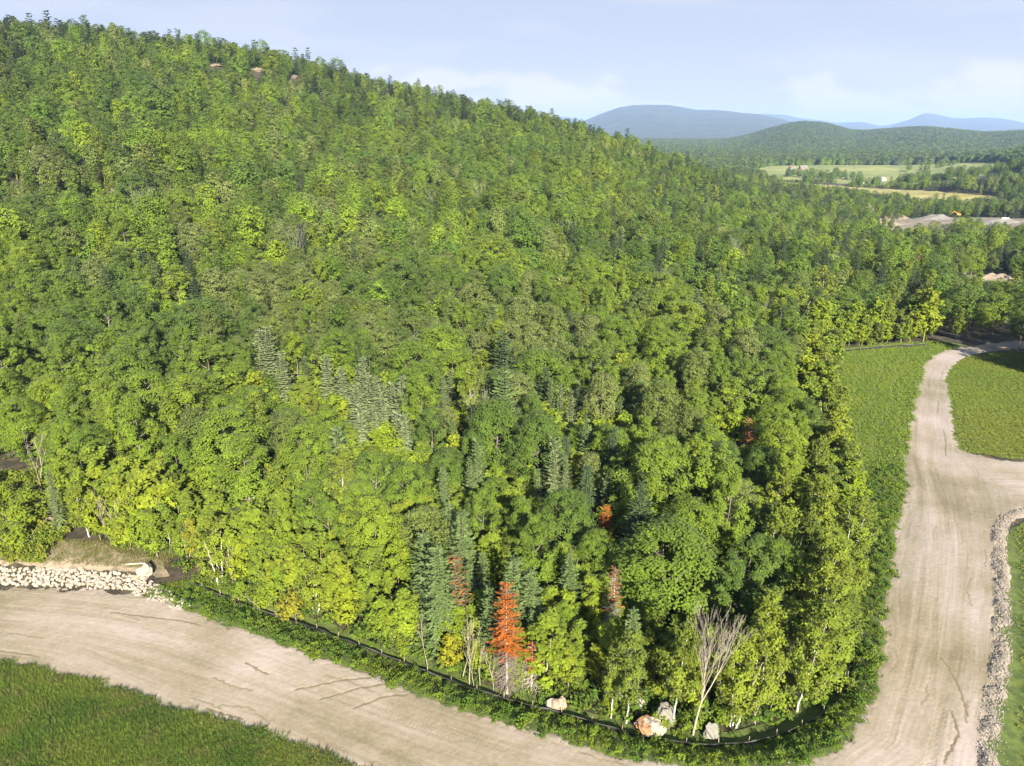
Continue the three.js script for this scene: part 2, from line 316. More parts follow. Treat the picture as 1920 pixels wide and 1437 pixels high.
  for (let k = 0; k < 80; k++) {
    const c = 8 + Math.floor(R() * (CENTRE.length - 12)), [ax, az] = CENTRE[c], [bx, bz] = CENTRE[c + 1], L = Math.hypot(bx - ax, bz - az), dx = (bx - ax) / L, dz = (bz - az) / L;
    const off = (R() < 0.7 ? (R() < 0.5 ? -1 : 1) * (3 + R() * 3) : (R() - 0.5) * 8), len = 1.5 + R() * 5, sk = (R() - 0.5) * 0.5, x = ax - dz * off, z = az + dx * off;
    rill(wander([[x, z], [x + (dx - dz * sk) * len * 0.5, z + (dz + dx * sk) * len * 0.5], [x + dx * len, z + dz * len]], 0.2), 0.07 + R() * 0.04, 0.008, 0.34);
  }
}
const reliefAt = (x, z) => { const [u, v] = texAt(x, z), i = Math.round(clamp(u, 0, TNX - 1)), j = Math.round(clamp(v, 0, TNZ - 1)); return roadRelief[j * TNX + i] + cutAt(x, z); };
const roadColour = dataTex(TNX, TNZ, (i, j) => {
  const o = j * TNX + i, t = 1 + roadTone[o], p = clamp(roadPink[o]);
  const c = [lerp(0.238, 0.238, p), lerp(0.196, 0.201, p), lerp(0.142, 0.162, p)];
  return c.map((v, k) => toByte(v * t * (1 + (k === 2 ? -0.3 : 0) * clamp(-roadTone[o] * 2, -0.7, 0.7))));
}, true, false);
{
  const piece = (x0, x1, z0, z1, step) => sheet(x0, x1, z0, z1, step, (x, z) => roadEdge(x, z), (x, z) => heightAt(x, z) + 0.10 + reliefAt(x, z) + 0.02 * noise(x * 3, z * 3) - 0.085 * sstep(-0.8, 0.4, roadEdge(x, z)), (x, z) => [(x - TX0) / TW, (z - TZ0) / TH]);
  const g = mergeGeometries([piece(-70, 62, -76, -34, 0.1), piece(-112, -70, -76, -34, 0.3), piece(30, 90, -112, -76, 0.15), piece(30, 162, -184, -112, 0.3), piece(90, 162, -112, -76, 0.3), piece(62, 90, -76, -34, 0.5)]);
  place(new THREE.Mesh(g, new THREE.MeshStandardMaterial({ map: roadColour, roughness: 0.95 })), 'road', 'wide tan dirt road curving round the corner of the forest', 'road', null, 'structure');
}

// ---------------------------------------------------------------- grass sheets beside the road
const LOWER_FIELD = [...OUTER.filter((p) => p[0] < 20 && p[1] < -36 && p[0] > -125), [10, -20], [-125, -20]];
const EAST_FIELD_NEAR = [...OUTER.filter((p) => p[0] > 38 && p[0] < 62 && p[1] < -44 && p[1] > -79), [66, -81], [74, -85.5], [90, -88], [150, -91], [150, -40], [40, -40]];
const EAST_FIELD = [...OUTER.filter((p) => p[0] > 71 && p[0] < 108 && p[1] < -101), [119, -160], [114, -140], [114, -122], [160, -122], [160, -104], [90, -103.5], [80, -103.2], [75.8, -105.8]];
const VERGE = [...INNER.filter((p) => p[0] > -44 && p[1] > -166 && p[0] < 112), ...FOREST_EDGE.filter((p) => p[0] > 36 && p[0] < 109).reverse(), [37.6, -65.6], [34.4, -60], [30.2, -54.2], [25, -50.7], [17.8, -49], [11.1, -50], [6.7, -51.7], [-3, -55.1], [-14, -60.7], [-26.9, -66.8], [-37.5, -71.8]];
const near = (x, z) => { const e = fbm(x * 0.4, z * 0.4, 3) - 0.5; return e; };
const grassField = (x, z) => {
  if (roadEdge(x, z) < -0.15) return -roadEdge(x, z);
  return Math.min(polySD(LOWER_FIELD, x, z), polySD(EAST_FIELD, x, z), polySD(EAST_FIELD_NEAR, x, z), polySD(VERGE, x, z)) - 0.7 + near(x, z);
};
const turfTex = mottled(512, [0.048, 0.074, 0.012], [0.105, 0.138, 0.024], 8, 11);
{
  const g = sheet(-112, 158, -182, -22, 0.6, grassField, (x, z) => heightAt(x, z) + 0.07, (x, z) => [x / 6, z / 6]);
  place(new THREE.Mesh(g, new THREE.MeshStandardMaterial({ map: turfTex, roughness: 1 })), 'grass_ground', 'green turf on the verge and fields beside the dirt road', 'ground', null, 'structure');
}
// ---------------------------------------------------------------- trees
const leafMat = (r, g, b, through = 0.3) => new THREE.MeshPhysicalMaterial({ color: new THREE.Color().setRGB(r, g, b), vertexColors: true, roughness: 1, transmission: through, thickness: 0, specularIntensity: 0.35, side: THREE.DoubleSide });
const barkMat = new THREE.MeshStandardMaterial({ color: 0xffffff, vertexColors: true, roughness: 0.95 });
const unit = (R) => { const y = R() * 2 - 1, a = R() * 6.28318, q = Math.sqrt(1 - y * y); return [q * Math.cos(a), y, q * Math.sin(a)]; };
const norm = (v) => { const l = Math.hypot(...v) || 1; return [v[0] / l, v[1] / l, v[2] / l]; };
const crossV = (a, b) => [a[1] * b[2] - a[2] * b[1], a[2] * b[0] - a[0] * b[2], a[0] * b[1] - a[1] * b[0]];

// a clump of leaves round c: leaves on the outer side of a flattened ball
function clump(B, R, c, size, flat, count, leafLen, out, spread, tint) {
  for (let q = 0; q < count; q++) {
    let d = unit(R); if (d[1] < -0.3 && R() < 0.8) d[1] = -d[1] * 0.6;
    const rr = size * (0.55 + 0.5 * R());
    const p = [c[0] + d[0] * rr, c[1] + d[1] * rr * flat, c[2] + d[2] * rr];
    const s = norm([d[0] * 0.5 + out[0] * 0.65, d[1] * 0.5 + out[1] * 0.65 + 0.25, d[2] * 0.5 + out[2] * 0.65]), j = unit(R);
    const n = norm([s[0] + j[0] * spread, s[1] + j[1] * spread, s[2] + j[2] * spread]);
    let ax = crossV(n, unit(R)); ax = norm([ax[0] + d[0] * 0.4, ax[1] + d[1] * 0.2 - 0.15, ax[2] + d[2] * 0.4]);
    const k = n[0] * ax[0] + n[1] * ax[1] + n[2] * ax[2]; ax = norm([ax[0] - n[0] * k, ax[1] - n[1] * k, ax[2] - n[2] * k]);
    const t = tint * (0.78 + 0.44 * R()), w = 0.93 + 0.14 * R(), L = leafLen * (0.65 + 0.7 * R());
    const sn = norm([n[0] * 0.5 + s[0] * 0.5, n[1] * 0.5 + s[1] * 0.5, n[2] * 0.5 + s[2] * 0.5]);
    B.leaf(p[0], p[1], p[2], ax[0], ax[1], ax[2], n[0], n[1], n[2], L, L * 0.36, sn[0], sn[1], sn[2], [t * w, t, t * (1.1 - 0.2 * R())]);
  }
}
/* o: H height, R crown radius, base crown base (share of H), mid height of widest point (share of crown), lobes, clumps, leaves per clump, leaf length, flat, open (0 dense .. 1 loose), bark, stems, lean */
function broadleaf(seed, o) {
  const R = rng(seed), wood = new Build(), crown = new Build(), y0 = o.H * o.base, ch = o.H - y0, stems = o.stems || 1, bark = o.bark || [0.16, 0.14, 0.115], lean = o.lean || [0, 0];
  const mark = o.birch ? (k, s) => (R() < 0.16 ? 0.25 : 0.85 + 0.3 * R()) : () => 0.8 + 0.4 * R();
  const axisAt = (y) => [lean[0] * Math.pow(y / o.H, 1.4), y, lean[1] * Math.pow(y / o.H, 1.4)];
  for (let s = 0; s < stems; s++) {
    const a = (s / stems) * 6.283 + R() * 2, sp = stems > 1 ? 0.5 + R() * 1.3 : 0.25, top = o.H * (0.74 + 0.18 * R()), pts = [], rad = [], n = o.trunkSeg || 9, r0 = (o.r0 || 0.13) * (stems > 1 ? 0.7 + 0.5 * R() : 1);
    for (let k = 0; k <= n; k++) { const t = k / n, y = top * t, ax = axisAt(y); pts.push([ax[0] + Math.cos(a) * sp * (stems > 1 ? 0.25 + t : t) + (R() - 0.5) * 0.16, k ? y : -0.5, ax[2] + Math.sin(a) * sp * (stems > 1 ? 0.25 + t : t) + (R() - 0.5) * 0.16]); rad.push(r0 * (1 - 0.85 * t) * (k ? 1 : 1.35)); }
    wood.tube(pts, rad, o.sides || 6, bark, mark);
  }
  const putClump = (c, ax, size, n, tint) => { const out = norm([c[0] - ax[0], (c[1] - y0 - ch * 0.3) * 0.9, c[2] - ax[2]]); clump(crown, R, c, size, o.flat, n, o.leafLen, out, o.spread ?? 0.7, tint); };
  if (o.limbs) for (let q = 0; q < o.limbs; q++) {   // rising limbs, leafy along their outer part, tips free of one another
    const u = clamp((q + R()) / o.limbs), a = q * 2.39996 + R() * 0.8, m = o.mid, e = u < m ? lerp(o.foot ?? 0.6, 1, Math.sin((u / m) * 1.5708)) : Math.pow(Math.max(0.02, 1 - Math.pow((u - m) / (1 - m), o.dome || 1.5)), 0.52);
    const rr = o.R * e * (0.62 + 0.55 * R()), yt = Math.min(o.H * 1.02, y0 + u * ch + (R() - 0.3) * 0.9), ax = axisAt(yt), tip = [ax[0] + Math.cos(a) * rr, yt, ax[2] + Math.sin(a) * rr], yb = Math.max(y0 * 0.8, yt - rr * (0.8 + R() * 0.9) - 0.3), b = axisAt(yb), tint = 0.84 + 0.32 * R();
    const at = (t) => { const bow = Math.sin(t * 3.14159) * rr * 0.16; return [lerp(b[0], tip[0], t) + Math.cos(a) * bow, lerp(yb, tip[1], t * t * 0.45 + t * 0.55), lerp(b[2], tip[2], t) + Math.sin(a) * bow]; };
    if (q % (o.limbEvery || 2) === 0) { const r1 = (o.r0 || 0.13) * 0.4; wood.tube([at(0), at(0.35), at(0.7), at(0.98)], [r1, r1 * 0.75, r1 * 0.5, r1 * 0.15], 4, bark, mark); }
    const n = o.perLimb || 5;
    for (let k = 0; k < n; k++) { const t = 0.34 + (0.66 * (k + 0.6 * R())) / (n - 0.4), c = at(Math.min(t, 1.04)), sz = o.size * (1.2 - 0.72 * t) * (0.75 + 0.5 * R()); c[0] += (R() - 0.5) * sz * 0.9; c[1] += (R() - 0.45) * sz * 0.7; c[2] += (R() - 0.5) * sz * 0.9; putClump(c, ax, sz, Math.round(o.leaves * (1.2 - 0.6 * t) * (0.75 + 0.5 * R())), tint * (0.92 + 0.16 * R())); }
  }
  const N = o.limbs ? 0 : o.clumps, lobeA = Array.from({ length: 7 }, () => [unit(R), 0.75 + R() * 0.55]);
  for (let q = 0; q < N; q++) {
    const u = Math.pow((q + R()) / N, 0.9), a = q * 2.39996 + R() * 1.1;
    const m = o.mid, e = u < m ? lerp(o.foot ?? 0.6, 1, Math.sin((u / m) * 1.5708)) : Math.pow(Math.max(0, 1 - Math.pow((u - m) / (1 - m), o.dome || 2)), 0.5);
    let lobe = 0; const dir = norm([Math.cos(a), (u - 0.4) * 1.5, Math.sin(a)]);
    for (const [l, k] of lobeA) lobe = Math.max(lobe, k * Math.pow(Math.max(0, l[0] * dir[0] + l[1] * dir[1] + l[2] * dir[2]), 2));
    const rr = o.R * e * (0.62 + 0.45 * lobe) * Math.sqrt(lerp(o.hollow ?? 0.3, 1, R())), ax = axisAt(y0 + u * ch);
    const c = [ax[0] + Math.cos(a) * rr, y0 + u * ch * (0.93 + 0.07 * lobe) + (R() - 0.5) * 0.4, ax[2] + Math.sin(a) * rr];
    const out = norm([c[0] - ax[0], (c[1] - y0 - ch * 0.35) * 0.9, c[2] - ax[2]]);
    const size = o.size * (0.65 + 0.7 * R()) * (0.75 + 0.35 * e);
    clump(crown, R, c, size, o.flat, Math.round(o.leaves * (0.7 + 0.6 * R())), o.leafLen, out, o.spread ?? 0.7, 0.86 + 0.28 * R());
    if (q % (o.limbEvery || 6) === 0 && rr > 0.5) {
      const yb = Math.max(o.H * Math.min(0.28, o.base), c[1] - rr * (0.8 + R() * 0.6)), b = axisAt(yb), mid = [lerp(b[0], c[0], 0.45), lerp(yb, c[1], 0.35), lerp(b[2], c[2], 0.45)], r1 = (o.r0 || 0.13) * 0.42;
      wood.tube([[b[0], yb, b[2]], mid, c], [r1, r1 * 0.65, r1 * 0.25], 4, bark, mark);
    }
  }
  return { wood, crown };
}
/* fir or spruce: whorls of branches with flat needle sprays. dead: share of the crown, from below, whose needles are gone */
function conifer(seed, o) {
  const R = rng(seed), wood = new Build(), crown = new Build(), bare = new Build(), bark = o.bark || [0.13, 0.115, 0.1];
  const pts = [], rad = []; for (let k = 0; k <= 10; k++) { const t = k / 10; pts.push([(R() - 0.5) * 0.08, k ? o.H * t * 0.985 : -0.5, (R() - 0.5) * 0.08]); rad.push((o.r0 || 0.15) * (1 - t * 0.94)); }
  wood.tube(pts, rad, 6, bark, () => 0.8 + 0.4 * R());
  const y0 = o.H * (o.base ?? 0.12), step = o.step || 0.36, sp = o.spray || 0.42;
  for (let y = y0; y < o.H - 0.25; y += step * (0.8 + 0.4 * R())) {
    const u = (y - y0) / (o.H - y0), L0 = o.R * Math.pow(1 - u, o.taper || 0.85) + 0.16, n = Math.round((o.perWhorl || 8) * (0.75 + 0.5 * (1 - u)));
    for (let k = 0; k < n; k++) {
      const a = (k / n) * 6.283 + R() * 0.9 + y * 3, L = L0 * (0.72 + 0.45 * R()), rise = lerp(o.droop ?? -0.12, 0.75, Math.pow(u, 1.4)) + (R() - 0.5) * 0.22, dx = Math.cos(a), dz = Math.sin(a);
      const at = (t) => [dx * L * t, y + L * (rise * t + 0.16 * t * t), dz * L * t], tone = 0.8 + 0.4 * R();
      const gone = o.dead && (u < o.dead * (0.75 + 0.5 * R()) || R() < (o.loss || 0));
      if (gone || (o.showBranches && R() < 0.5)) { const m = at(0.5), e = at(0.95 * (gone ? 0.85 : 1)); if (gone) { m[1] -= L * 0.05; e[1] -= L * 0.22; } bare.tube([at(0), m, e], [0.035, 0.024, 0.008], 3, o.twig || [0.3, 0.27, 0.24], () => 0.8 + 0.4 * R()); if (gone) { for (let q = 0; q < 4; q++) { const b = at(0.3 + 0.16 * q), s = q % 2 ? 1 : -1, l = 0.3 + 0.4 * R(); b[1] -= L * 0.05 * q; bare.tube([b, [b[0] + (dx * 0.5 - dz * s) * l, b[1] - l * 0.4, b[2] + (dz * 0.5 + dx * s) * l]], [0.014, 0.005], 3, o.twig || [0.3, 0.27, 0.24]); } continue; } }
      const m = Math.max(1, Math.round(L / (sp * 0.5)));
      for (let q = 0; q <= m; q++) for (const s of q === m ? [0] : [-1, 1]) {
        const t = (q + 0.5 + 0.3 * R()) / (m + 0.6), p = at(Math.min(t, 1)), l = sp * (0.75 + 0.5 * R()) * (s ? 1 - 0.45 * t : 1.1), f = s ? 0.55 : 1, sd = s * 0.85;
        const ax = norm([dx * f - dz * sd, rise * 0.5 + 0.12 + (R() - 0.5) * 0.35, dz * f + dx * sd]);
        let nn = norm([dx * 0.5 + (R() - 0.5) * 0.8, 0.85, dz * 0.5 + (R() - 0.5) * 0.8]); const kk = nn[0] * ax[0] + nn[1] * ax[1] + nn[2] * ax[2]; nn = norm([nn[0] - ax[0] * kk, nn[1] - ax[1] * kk, nn[2] - ax[2] * kk]);
        const sn = norm([nn[0] * 0.6 + dx * 0.35, nn[1] * 0.6 + 0.1, nn[2] * 0.6 + dz * 0.35]), c = tone * (0.8 + 0.4 * R());
        crown.leaf(p[0], p[1], p[2], ax[0], ax[1], ax[2], nn[0], nn[1], nn[2], l, l * (o.fat || 0.24), sn[0], sn[1], sn[2], o.twoTone && R() < o.twoTone ? [c * 2.6, c * 0.85, c * 0.4] : [c, c, c]);
      }
    }
  }
  crown.leaf(0, o.H - 0.7, 0, 0, 1, 0, 1, 0, 0, 0.75, 0.09, 1, 0.3, 0, [1, 1, 1]); crown.leaf(0, o.H - 0.7, 0, 0, 1, 0, 0, 0, 1, 0.75, 0.09, 0, 0.3, 1, [1, 1, 1]);
  return { wood, crown, bare };
}
/* leafless tree: forks that divide again and again */
function bareTree(seed, H, o = {}) {
  const R = rng(seed), wood = new Build(), bark = o.bark || [0.42, 0.37, 0.31];
  const grow = (p, d, len, r, depth) => {
    const pts = [p], rad = [r]; let q = p.slice(), dir = d;
    for (let k = 1; k <= 3; k++) { dir = norm([dir[0] + (R() - 0.5) * 0.16, dir[1] + 0.07, dir[2] + (R() - 0.5) * 0.16]); q = [q[0] + dir[0] * len / 3, q[1] + dir[1] * len / 3, q[2] + dir[2] * len / 3]; pts.push(q); rad.push(r * (1 - 0.14 * k)); }
    wood.tube(pts, rad, depth > 3 ? 5 : 3, bark, () => 0.85 + 0.3 * R());
    if (depth === 0) return;
    const n = depth > 3 ? 4 : 2 + (R() < 0.6 ? 1 : 0);
    for (let k = 0; k < n; k++) { const a = (k / n) * 6.283 + R() * 1.5, sp = (o.spread || 0.36) * (0.7 + 0.6 * R()); const from = pts[k === 0 ? 3 : 2 + (R() < 0.6 ? 1 : 0)]; grow(from, norm([dir[0] + Math.cos(a) * sp, dir[1], dir[2] + Math.sin(a) * sp]), len * (0.62 + 0.2 * R()), Math.max(0.012, r * 0.52), depth - 1); }
  };
  grow([0, -0.4, 0], norm([(o.lean || [0.08, 0])[0], 1, (o.lean || [0, 0])[1]]), H * 0.40, o.r0 || 0.17, o.depth ?? 5);
  return { wood, crown: new Build() };
}

// the kinds that grow here; the first shapes of each are used close by
const KIND = {};
function kind(name, variants, tints, through) { KIND[name] = { v: variants.map((q) => ({ wood: q.wood.geo(), crown: q.crown.i.length ? q.crown.geo() : null, bare: q.bare && q.bare.i.length ? q.bare.geo() : null, H: q.H, R: q.R })), m: tints.map((t) => leafMat(t[0], t[1], t[2], through)), t: tints }; }
const bl = (seed, o) => Object.assign(broadleaf(seed, o), { H: o.H, R: o.R });
const cn = (seed, o) => Object.assign(conifer(seed, o), { H: o.H, R: o.R });
const MAPLE = { base: 0.14, mid: 0.3, limbs: 40, perLimb: 5, clumps: 125, leaves: 92, leafLen: 0.225, size: 0.8, flat: 0.78, foot: 0.7, dome: 2.0, hollow: 0.35, r0: 0.15, limbEvery: 2, spread: 0.5 };
const ROUND = { limbs: 0, clumps: 135, leaves: 120, size: 0.82, flat: 0.7, mid: 0.42, dome: 2.3, hollow: 0.5, limbEvery: 7, base: 0.2 };
kind('maple_tree', [
  bl(11, { ...MAPLE, ...ROUND, H: 13, R: 3.9 }), bl(12, { ...MAPLE, H: 14, R: 3.4, base: 0.2, limbs: 38 }), bl(13, { ...MAPLE, ...ROUND, H: 12, R: 4.3, clumps: 150 }),
  bl(14, { ...MAPLE, H: 14.5, R: 3.0, base: 0.24, mid: 0.35, limbs: 34, size: 0.74, dome: 1.6 }), bl(15, { ...MAPLE, H: 10.5, R: 3.0, base: 0.1, limbs: 32, size: 0.68 }), bl(16, { ...MAPLE, ...ROUND, H: 15.5, R: 4.2, base: 0.26, clumps: 150 }),
  bl(17, { ...MAPLE, H: 12.5, R: 3.4, base: 0.12, limbs: 36, leaves: 100, size: 0.88, flat: 0.5 }),
], [[0.100, 0.156, 0.014], [0.122, 0.180, 0.014], [0.076, 0.126, 0.016], [0.142, 0.198, 0.013], [0.150, 0.182, 0.018]]);
const ASPEN = { base: 0.42, mid: 0.48, clumps: 80, leaves: 90, leafLen: 0.24, size: 0.72, flat: 0.75, foot: 0.5, hollow: 0.35, r0: 0.12, bark: [0.27, 0.255, 0.205], spread: 0.9, limbEvery: 6 };
kind('aspen_tree', [bl(21, { ...ASPEN, H: 15, R: 2.7 }), bl(22, { ...ASPEN, H: 16, R: 2.4, base: 0.5 }), bl(23, { ...ASPEN, H: 14, R: 3.0, base: 0.38, clumps: 95 }), bl(24, { ...ASPEN, H: 17, R: 2.9, base: 0.45, clumps: 90 })],
  [[0.116, 0.152, 0.030], [0.138, 0.170, 0.044], [0.096, 0.130, 0.025]]);
const BIRCH = { base: 0.24, mid: 0.36, limbs: 26, perLimb: 4, clumps: 85, leaves: 60, leafLen: 0.26, size: 0.66, flat: 0.7, foot: 0.55, hollow: 0.2, r0: 0.095, bark: [0.48, 0.45, 0.39], birch: true, spread: 0.95, trunkSeg: 16, limbEvery: 4 };
kind('birch_tree', [bl(31, { ...BIRCH, H: 12, R: 2.3, lean: [1.2, 0.3] }), bl(32, { ...BIRCH, H: 11, R: 2.5, stems: 3, base: 0.26 }), bl(33, { ...BIRCH, H: 13, R: 2.0, base: 0.34, lean: [-0.5, 0.4] }), bl(34, { ...BIRCH, H: 9.5, R: 2.1, stems: 2 })],
  [[0.132, 0.172, 0.016], [0.148, 0.188, 0.014], [0.112, 0.152, 0.017]]);
const YOUNG = { base: 0.34, mid: 0.4, limbs: 18, perLimb: 4, clumps: 46, leaves: 52, leafLen: 0.3, size: 0.6, flat: 0.6, foot: 0.55, hollow: 0.1, r0: 0.06, bark: [0.34, 0.29, 0.22], limbEvery: 1, dome: 1.5 };
kind('young_tree', [bl(41, { ...YOUNG, H: 7.5, R: 1.5 }), bl(42, { ...YOUNG, H: 9, R: 1.3, base: 0.2, lean: [0.5, 0.2] }), bl(43, { ...YOUNG, H: 6, R: 1.6, stems: 3 }), bl(44, { ...YOUNG, H: 8.5, R: 1.8, base: 0.16, stems: 2, clumps: 56 }), bl(45, { ...YOUNG, H: 10, R: 1.6, base: 0.3, clumps: 50, lean: [-0.4, 0.3] })],
  [[0.144, 0.196, 0.012], [0.168, 0.208, 0.012], [0.122, 0.172, 0.013], [0.200, 0.200, 0.013]]);
const FIR = { base: 0.08, R: 2.1, taper: 1.0, step: 0.3, spray: 0.46, fat: 0.27 };
kind('fir_tree', [cn(51, { ...FIR, H: 12 }), cn(52, { ...FIR, H: 12, R: 1.75, perWhorl: 8 }), cn(53, { ...FIR, H: 9, R: 1.6, step: 0.28 }), cn(54, { ...FIR, H: 13, R: 2.7, perWhorl: 9 }), cn(55, { ...FIR, H: 11, R: 1.7, droop: 0.1 })],
  [[0.100, 0.130, 0.050], [0.086, 0.124, 0.040], [0.135, 0.168, 0.076], [0.045, 0.072, 0.026]], 0.1);
kind('shrub', [bl(61, { ...YOUNG, H: 2.2, R: 1.3, base: 0.05, limbs: 0, limbEvery: 3, stems: 4, clumps: 26, leaves: 40, size: 0.45, leafLen: 0.24, r0: 0.03 }), bl(62, { ...YOUNG, H: 3.2, R: 1.4, base: 0.06, limbs: 0, limbEvery: 3, stems: 3, clumps: 30, leaves: 44, size: 0.5, leafLen: 0.26, r0: 0.035 }), bl(63, { ...YOUNG, H: 1.5, R: 1.1, base: 0.05, limbs: 0, limbEvery: 3, stems: 4, clumps: 20, leaves: 38, size: 0.4, leafLen: 0.22, r0: 0.025 })],
  [[0.135, 0.180, 0.011], [0.110, 0.160, 0.011], [0.185, 0.182, 0.013], [0.085, 0.130, 0.013]]);

// far shapes: the same crowns with fewer, larger leaves; trunk and crown in one mesh, tinted per tree
const farMat = new THREE.MeshPhysicalMaterial({ color: 0xffffff, vertexColors: true, roughness: 1, transmission: 0.22, thickness: 0, specularIntensity: 0.3, side: THREE.DoubleSide });
function farShape(q, barkOver) { const b = new Build(); const c = q.wood; for (let k = 0; k < c.c.length; k++) c.c[k] = Math.min(1.6, c.c[k] * barkOver); b.add(c).add(q.crown); return b.geo(); }
const MID = { maple_tree: [], aspen_tree: [], birch_tree: [], fir_tree: [] };
{
  const F = { limbs: 24, perLimb: 3, clumps: 62, leaves: 34, leafLen: 0.46, trunkSeg: 4, sides: 4, limbEvery: 12 };
  for (let k = 0; k < 5; k++) MID.maple_tree.push(farShape(bl(111 + k, { ...MAPLE, ...F, ...(k % 5 === 3 ? {} : { limbs: 0, clumps: 84, leaves: 36, leafLen: 0.42, mid: 0.42, hollow: 0.5, spread: 0.42 }), H: [13, 14, 12, 14.5, 15][k], R: [3.9, 3.4, 4.4, 3, 4.1][k], base: [0.22, 0.26, 0.2, 0.24, 0.28][k], dome: [2, 1.8, 2.4, 1.6, 2.2][k], size: 1.0 }), 9));
  for (let k = 0; k < 3; k++) MID.aspen_tree.push(farShape(bl(121 + k, { ...ASPEN, ...F, limbs: 0, leaves: 34, leafLen: 0.5, H: [15, 16, 14][k], R: [2.7, 2.4, 3][k], size: 0.8 }), 7));
  MID.birch_tree.push(farShape(bl(131, { ...BIRCH, ...F, leafLen: 0.5, H: 12, R: 2.3 }), 7));
  for (let k = 0; k < 3; k++) MID.fir_tree.push(farShape(cn(151 + k, { ...FIR, H: [12, 12, 10][k], R: [2.1, 1.7, 1.5][k], step: 0.75, perWhorl: 6, spray: 0.8, fat: 0.3 }), 6));
}

// ---------------------------------------------------------------- what stays open: fields, gravel pit, clearings
const scaled = (p, k) => p.map(([x, z]) => [x * k, z * k]);
const OPEN = {
  hay_field: scaled([[292, -835], [318, -772], [345, -715], [372, -655], [398, -612], [430, -625], [405, -690], [372, -745], [345, -800], [318, -840]], 1.2),
  meadow: scaled([[330, -985], [425, -900], [520, -905], [590, -905], [640, -935], [655, -985], [720, -1080], [735, -1235], [640, -1270], [520, -1255], [420, -1220], [372, -1130]], 1.2),
  gravel: scaled([[196, -436], [236, -446], [246, -486], [285, -500], [318, -512], [352, -486], [340, -446], [306, -440], [270, -452], [232, -430]], 1.207),
  sand: scaled([[177, -262], [190, -259], [203, -263], [206, -272], [194, -279], [180, -277], [173, -270]], 1.074),
  outcrop: [[-208, -526], [-196, -530], [-172, -548], [-152, -562], [-148, -555], [-170, -538], [-196, -518]],
};
const openHere = (x, z) => Object.values(OPEN).some((p) => inside(p, x, z));
const LEFT_CLEARING = [[-90, -70], [-57, -72], [-58.5, -79], [-62, -90], [-90, -92]];
const allowed = (x, z) => (inside(FOREST_MAIN, x, z) || inside(FOREST_EAST, x, z)) && roadSD(x, z) > 2.6 && !openHere(x, z) && !inside(LEFT_CLEARING, x, z);

// things that must not be hidden: no tree in front of them grows above the line of sight to the drone
const SIGHT = [];   // [x, z, height of the lowest point in view, half width]
function capHeight(x, z, r) {
  let cap = 99;
  for (const [tx, tz, ty, w] of SIGHT) {
    const L2 = tx * tx + tz * tz, f = (x * tx + z * tz) / L2; if (f < 0.05 || f > 0.995) continue;
    const side = Math.abs(x * tz - z * tx) / Math.sqrt(L2); if (side > w * f + r * 0.8) continue;
    cap = Math.min(cap, 50 + (ty - 50) * f - heightAt(x, z));
  }
  return cap;
}
const trees = [];   // {kind, v, tint, x, z, s, turn, ...}
const cell = 6, buckets = new Map();
const bkey = (x, z) => Math.floor(x / cell) * 100003 + Math.floor(z / cell);
function free(x, z, r, squeeze) { const ci = Math.floor(x / cell), cj = Math.floor(z / cell); for (let a = -2; a <= 2; a++) for (let b = -2; b <= 2; b++) { const L = buckets.get((ci + a) * 100003 + cj + b); if (L) for (const t of L) { const d = Math.hypot(t.x - x, t.z - z); if (d < (t.r + r) * squeeze) return false; } } return true; }
function addTree(t) { trees.push(t); const k = bkey(t.x, t.z); if (!buckets.has(k)) buckets.set(k, []); buckets.get(k).push(t); }
const TR = rng(4242);
const pickTree = (kindName, x, z, H, opt = {}) => { const K = KIND[kindName], v = opt.v ?? Math.floor(TR() * K.v.length), s = H / K.v[v].H; return { kind: kindName, v, tint: opt.tint ?? Math.floor(TR() * K.m.length), x, z, s, sw: s * (opt.wide || 1), turn: opt.turn ?? TR() * 6.283, r: Math.max(K.v[v].R * s * (opt.wide || 1), opt.zone === 'hill' || opt.zone === 'east' ? 2.5 : 0), H, tilt: opt.tilt || [0, 0], zone: opt.zone }; };

for (const name of ['hay_field', 'meadow', 'gravel', 'sand']) {
  const p = OPEN[name], st = { hay_field: 24, meadow: 50, gravel: 26, sand: 5 }[name], xs = p.map((q) => q[0]), zs = p.map((q) => q[1]);
  for (let x = Math.min(...xs); x < Math.max(...xs); x += st) for (let z = Math.min(...zs); z < Math.max(...zs); z += st) if (inside(p, x, z)) SIGHT.push([x, z, heightAt(x, z) + 0.5, st * 0.45]);
}
SIGHT.push([-178, -541, 84, 5], [-200, -523, 86, 4], [-157, -557, 82, 3]);
const seen = (t, share) => { SIGHT.push([t.x, t.z, heightAt(t.x, t.z) + t.H * share, 0.6]); return t; };
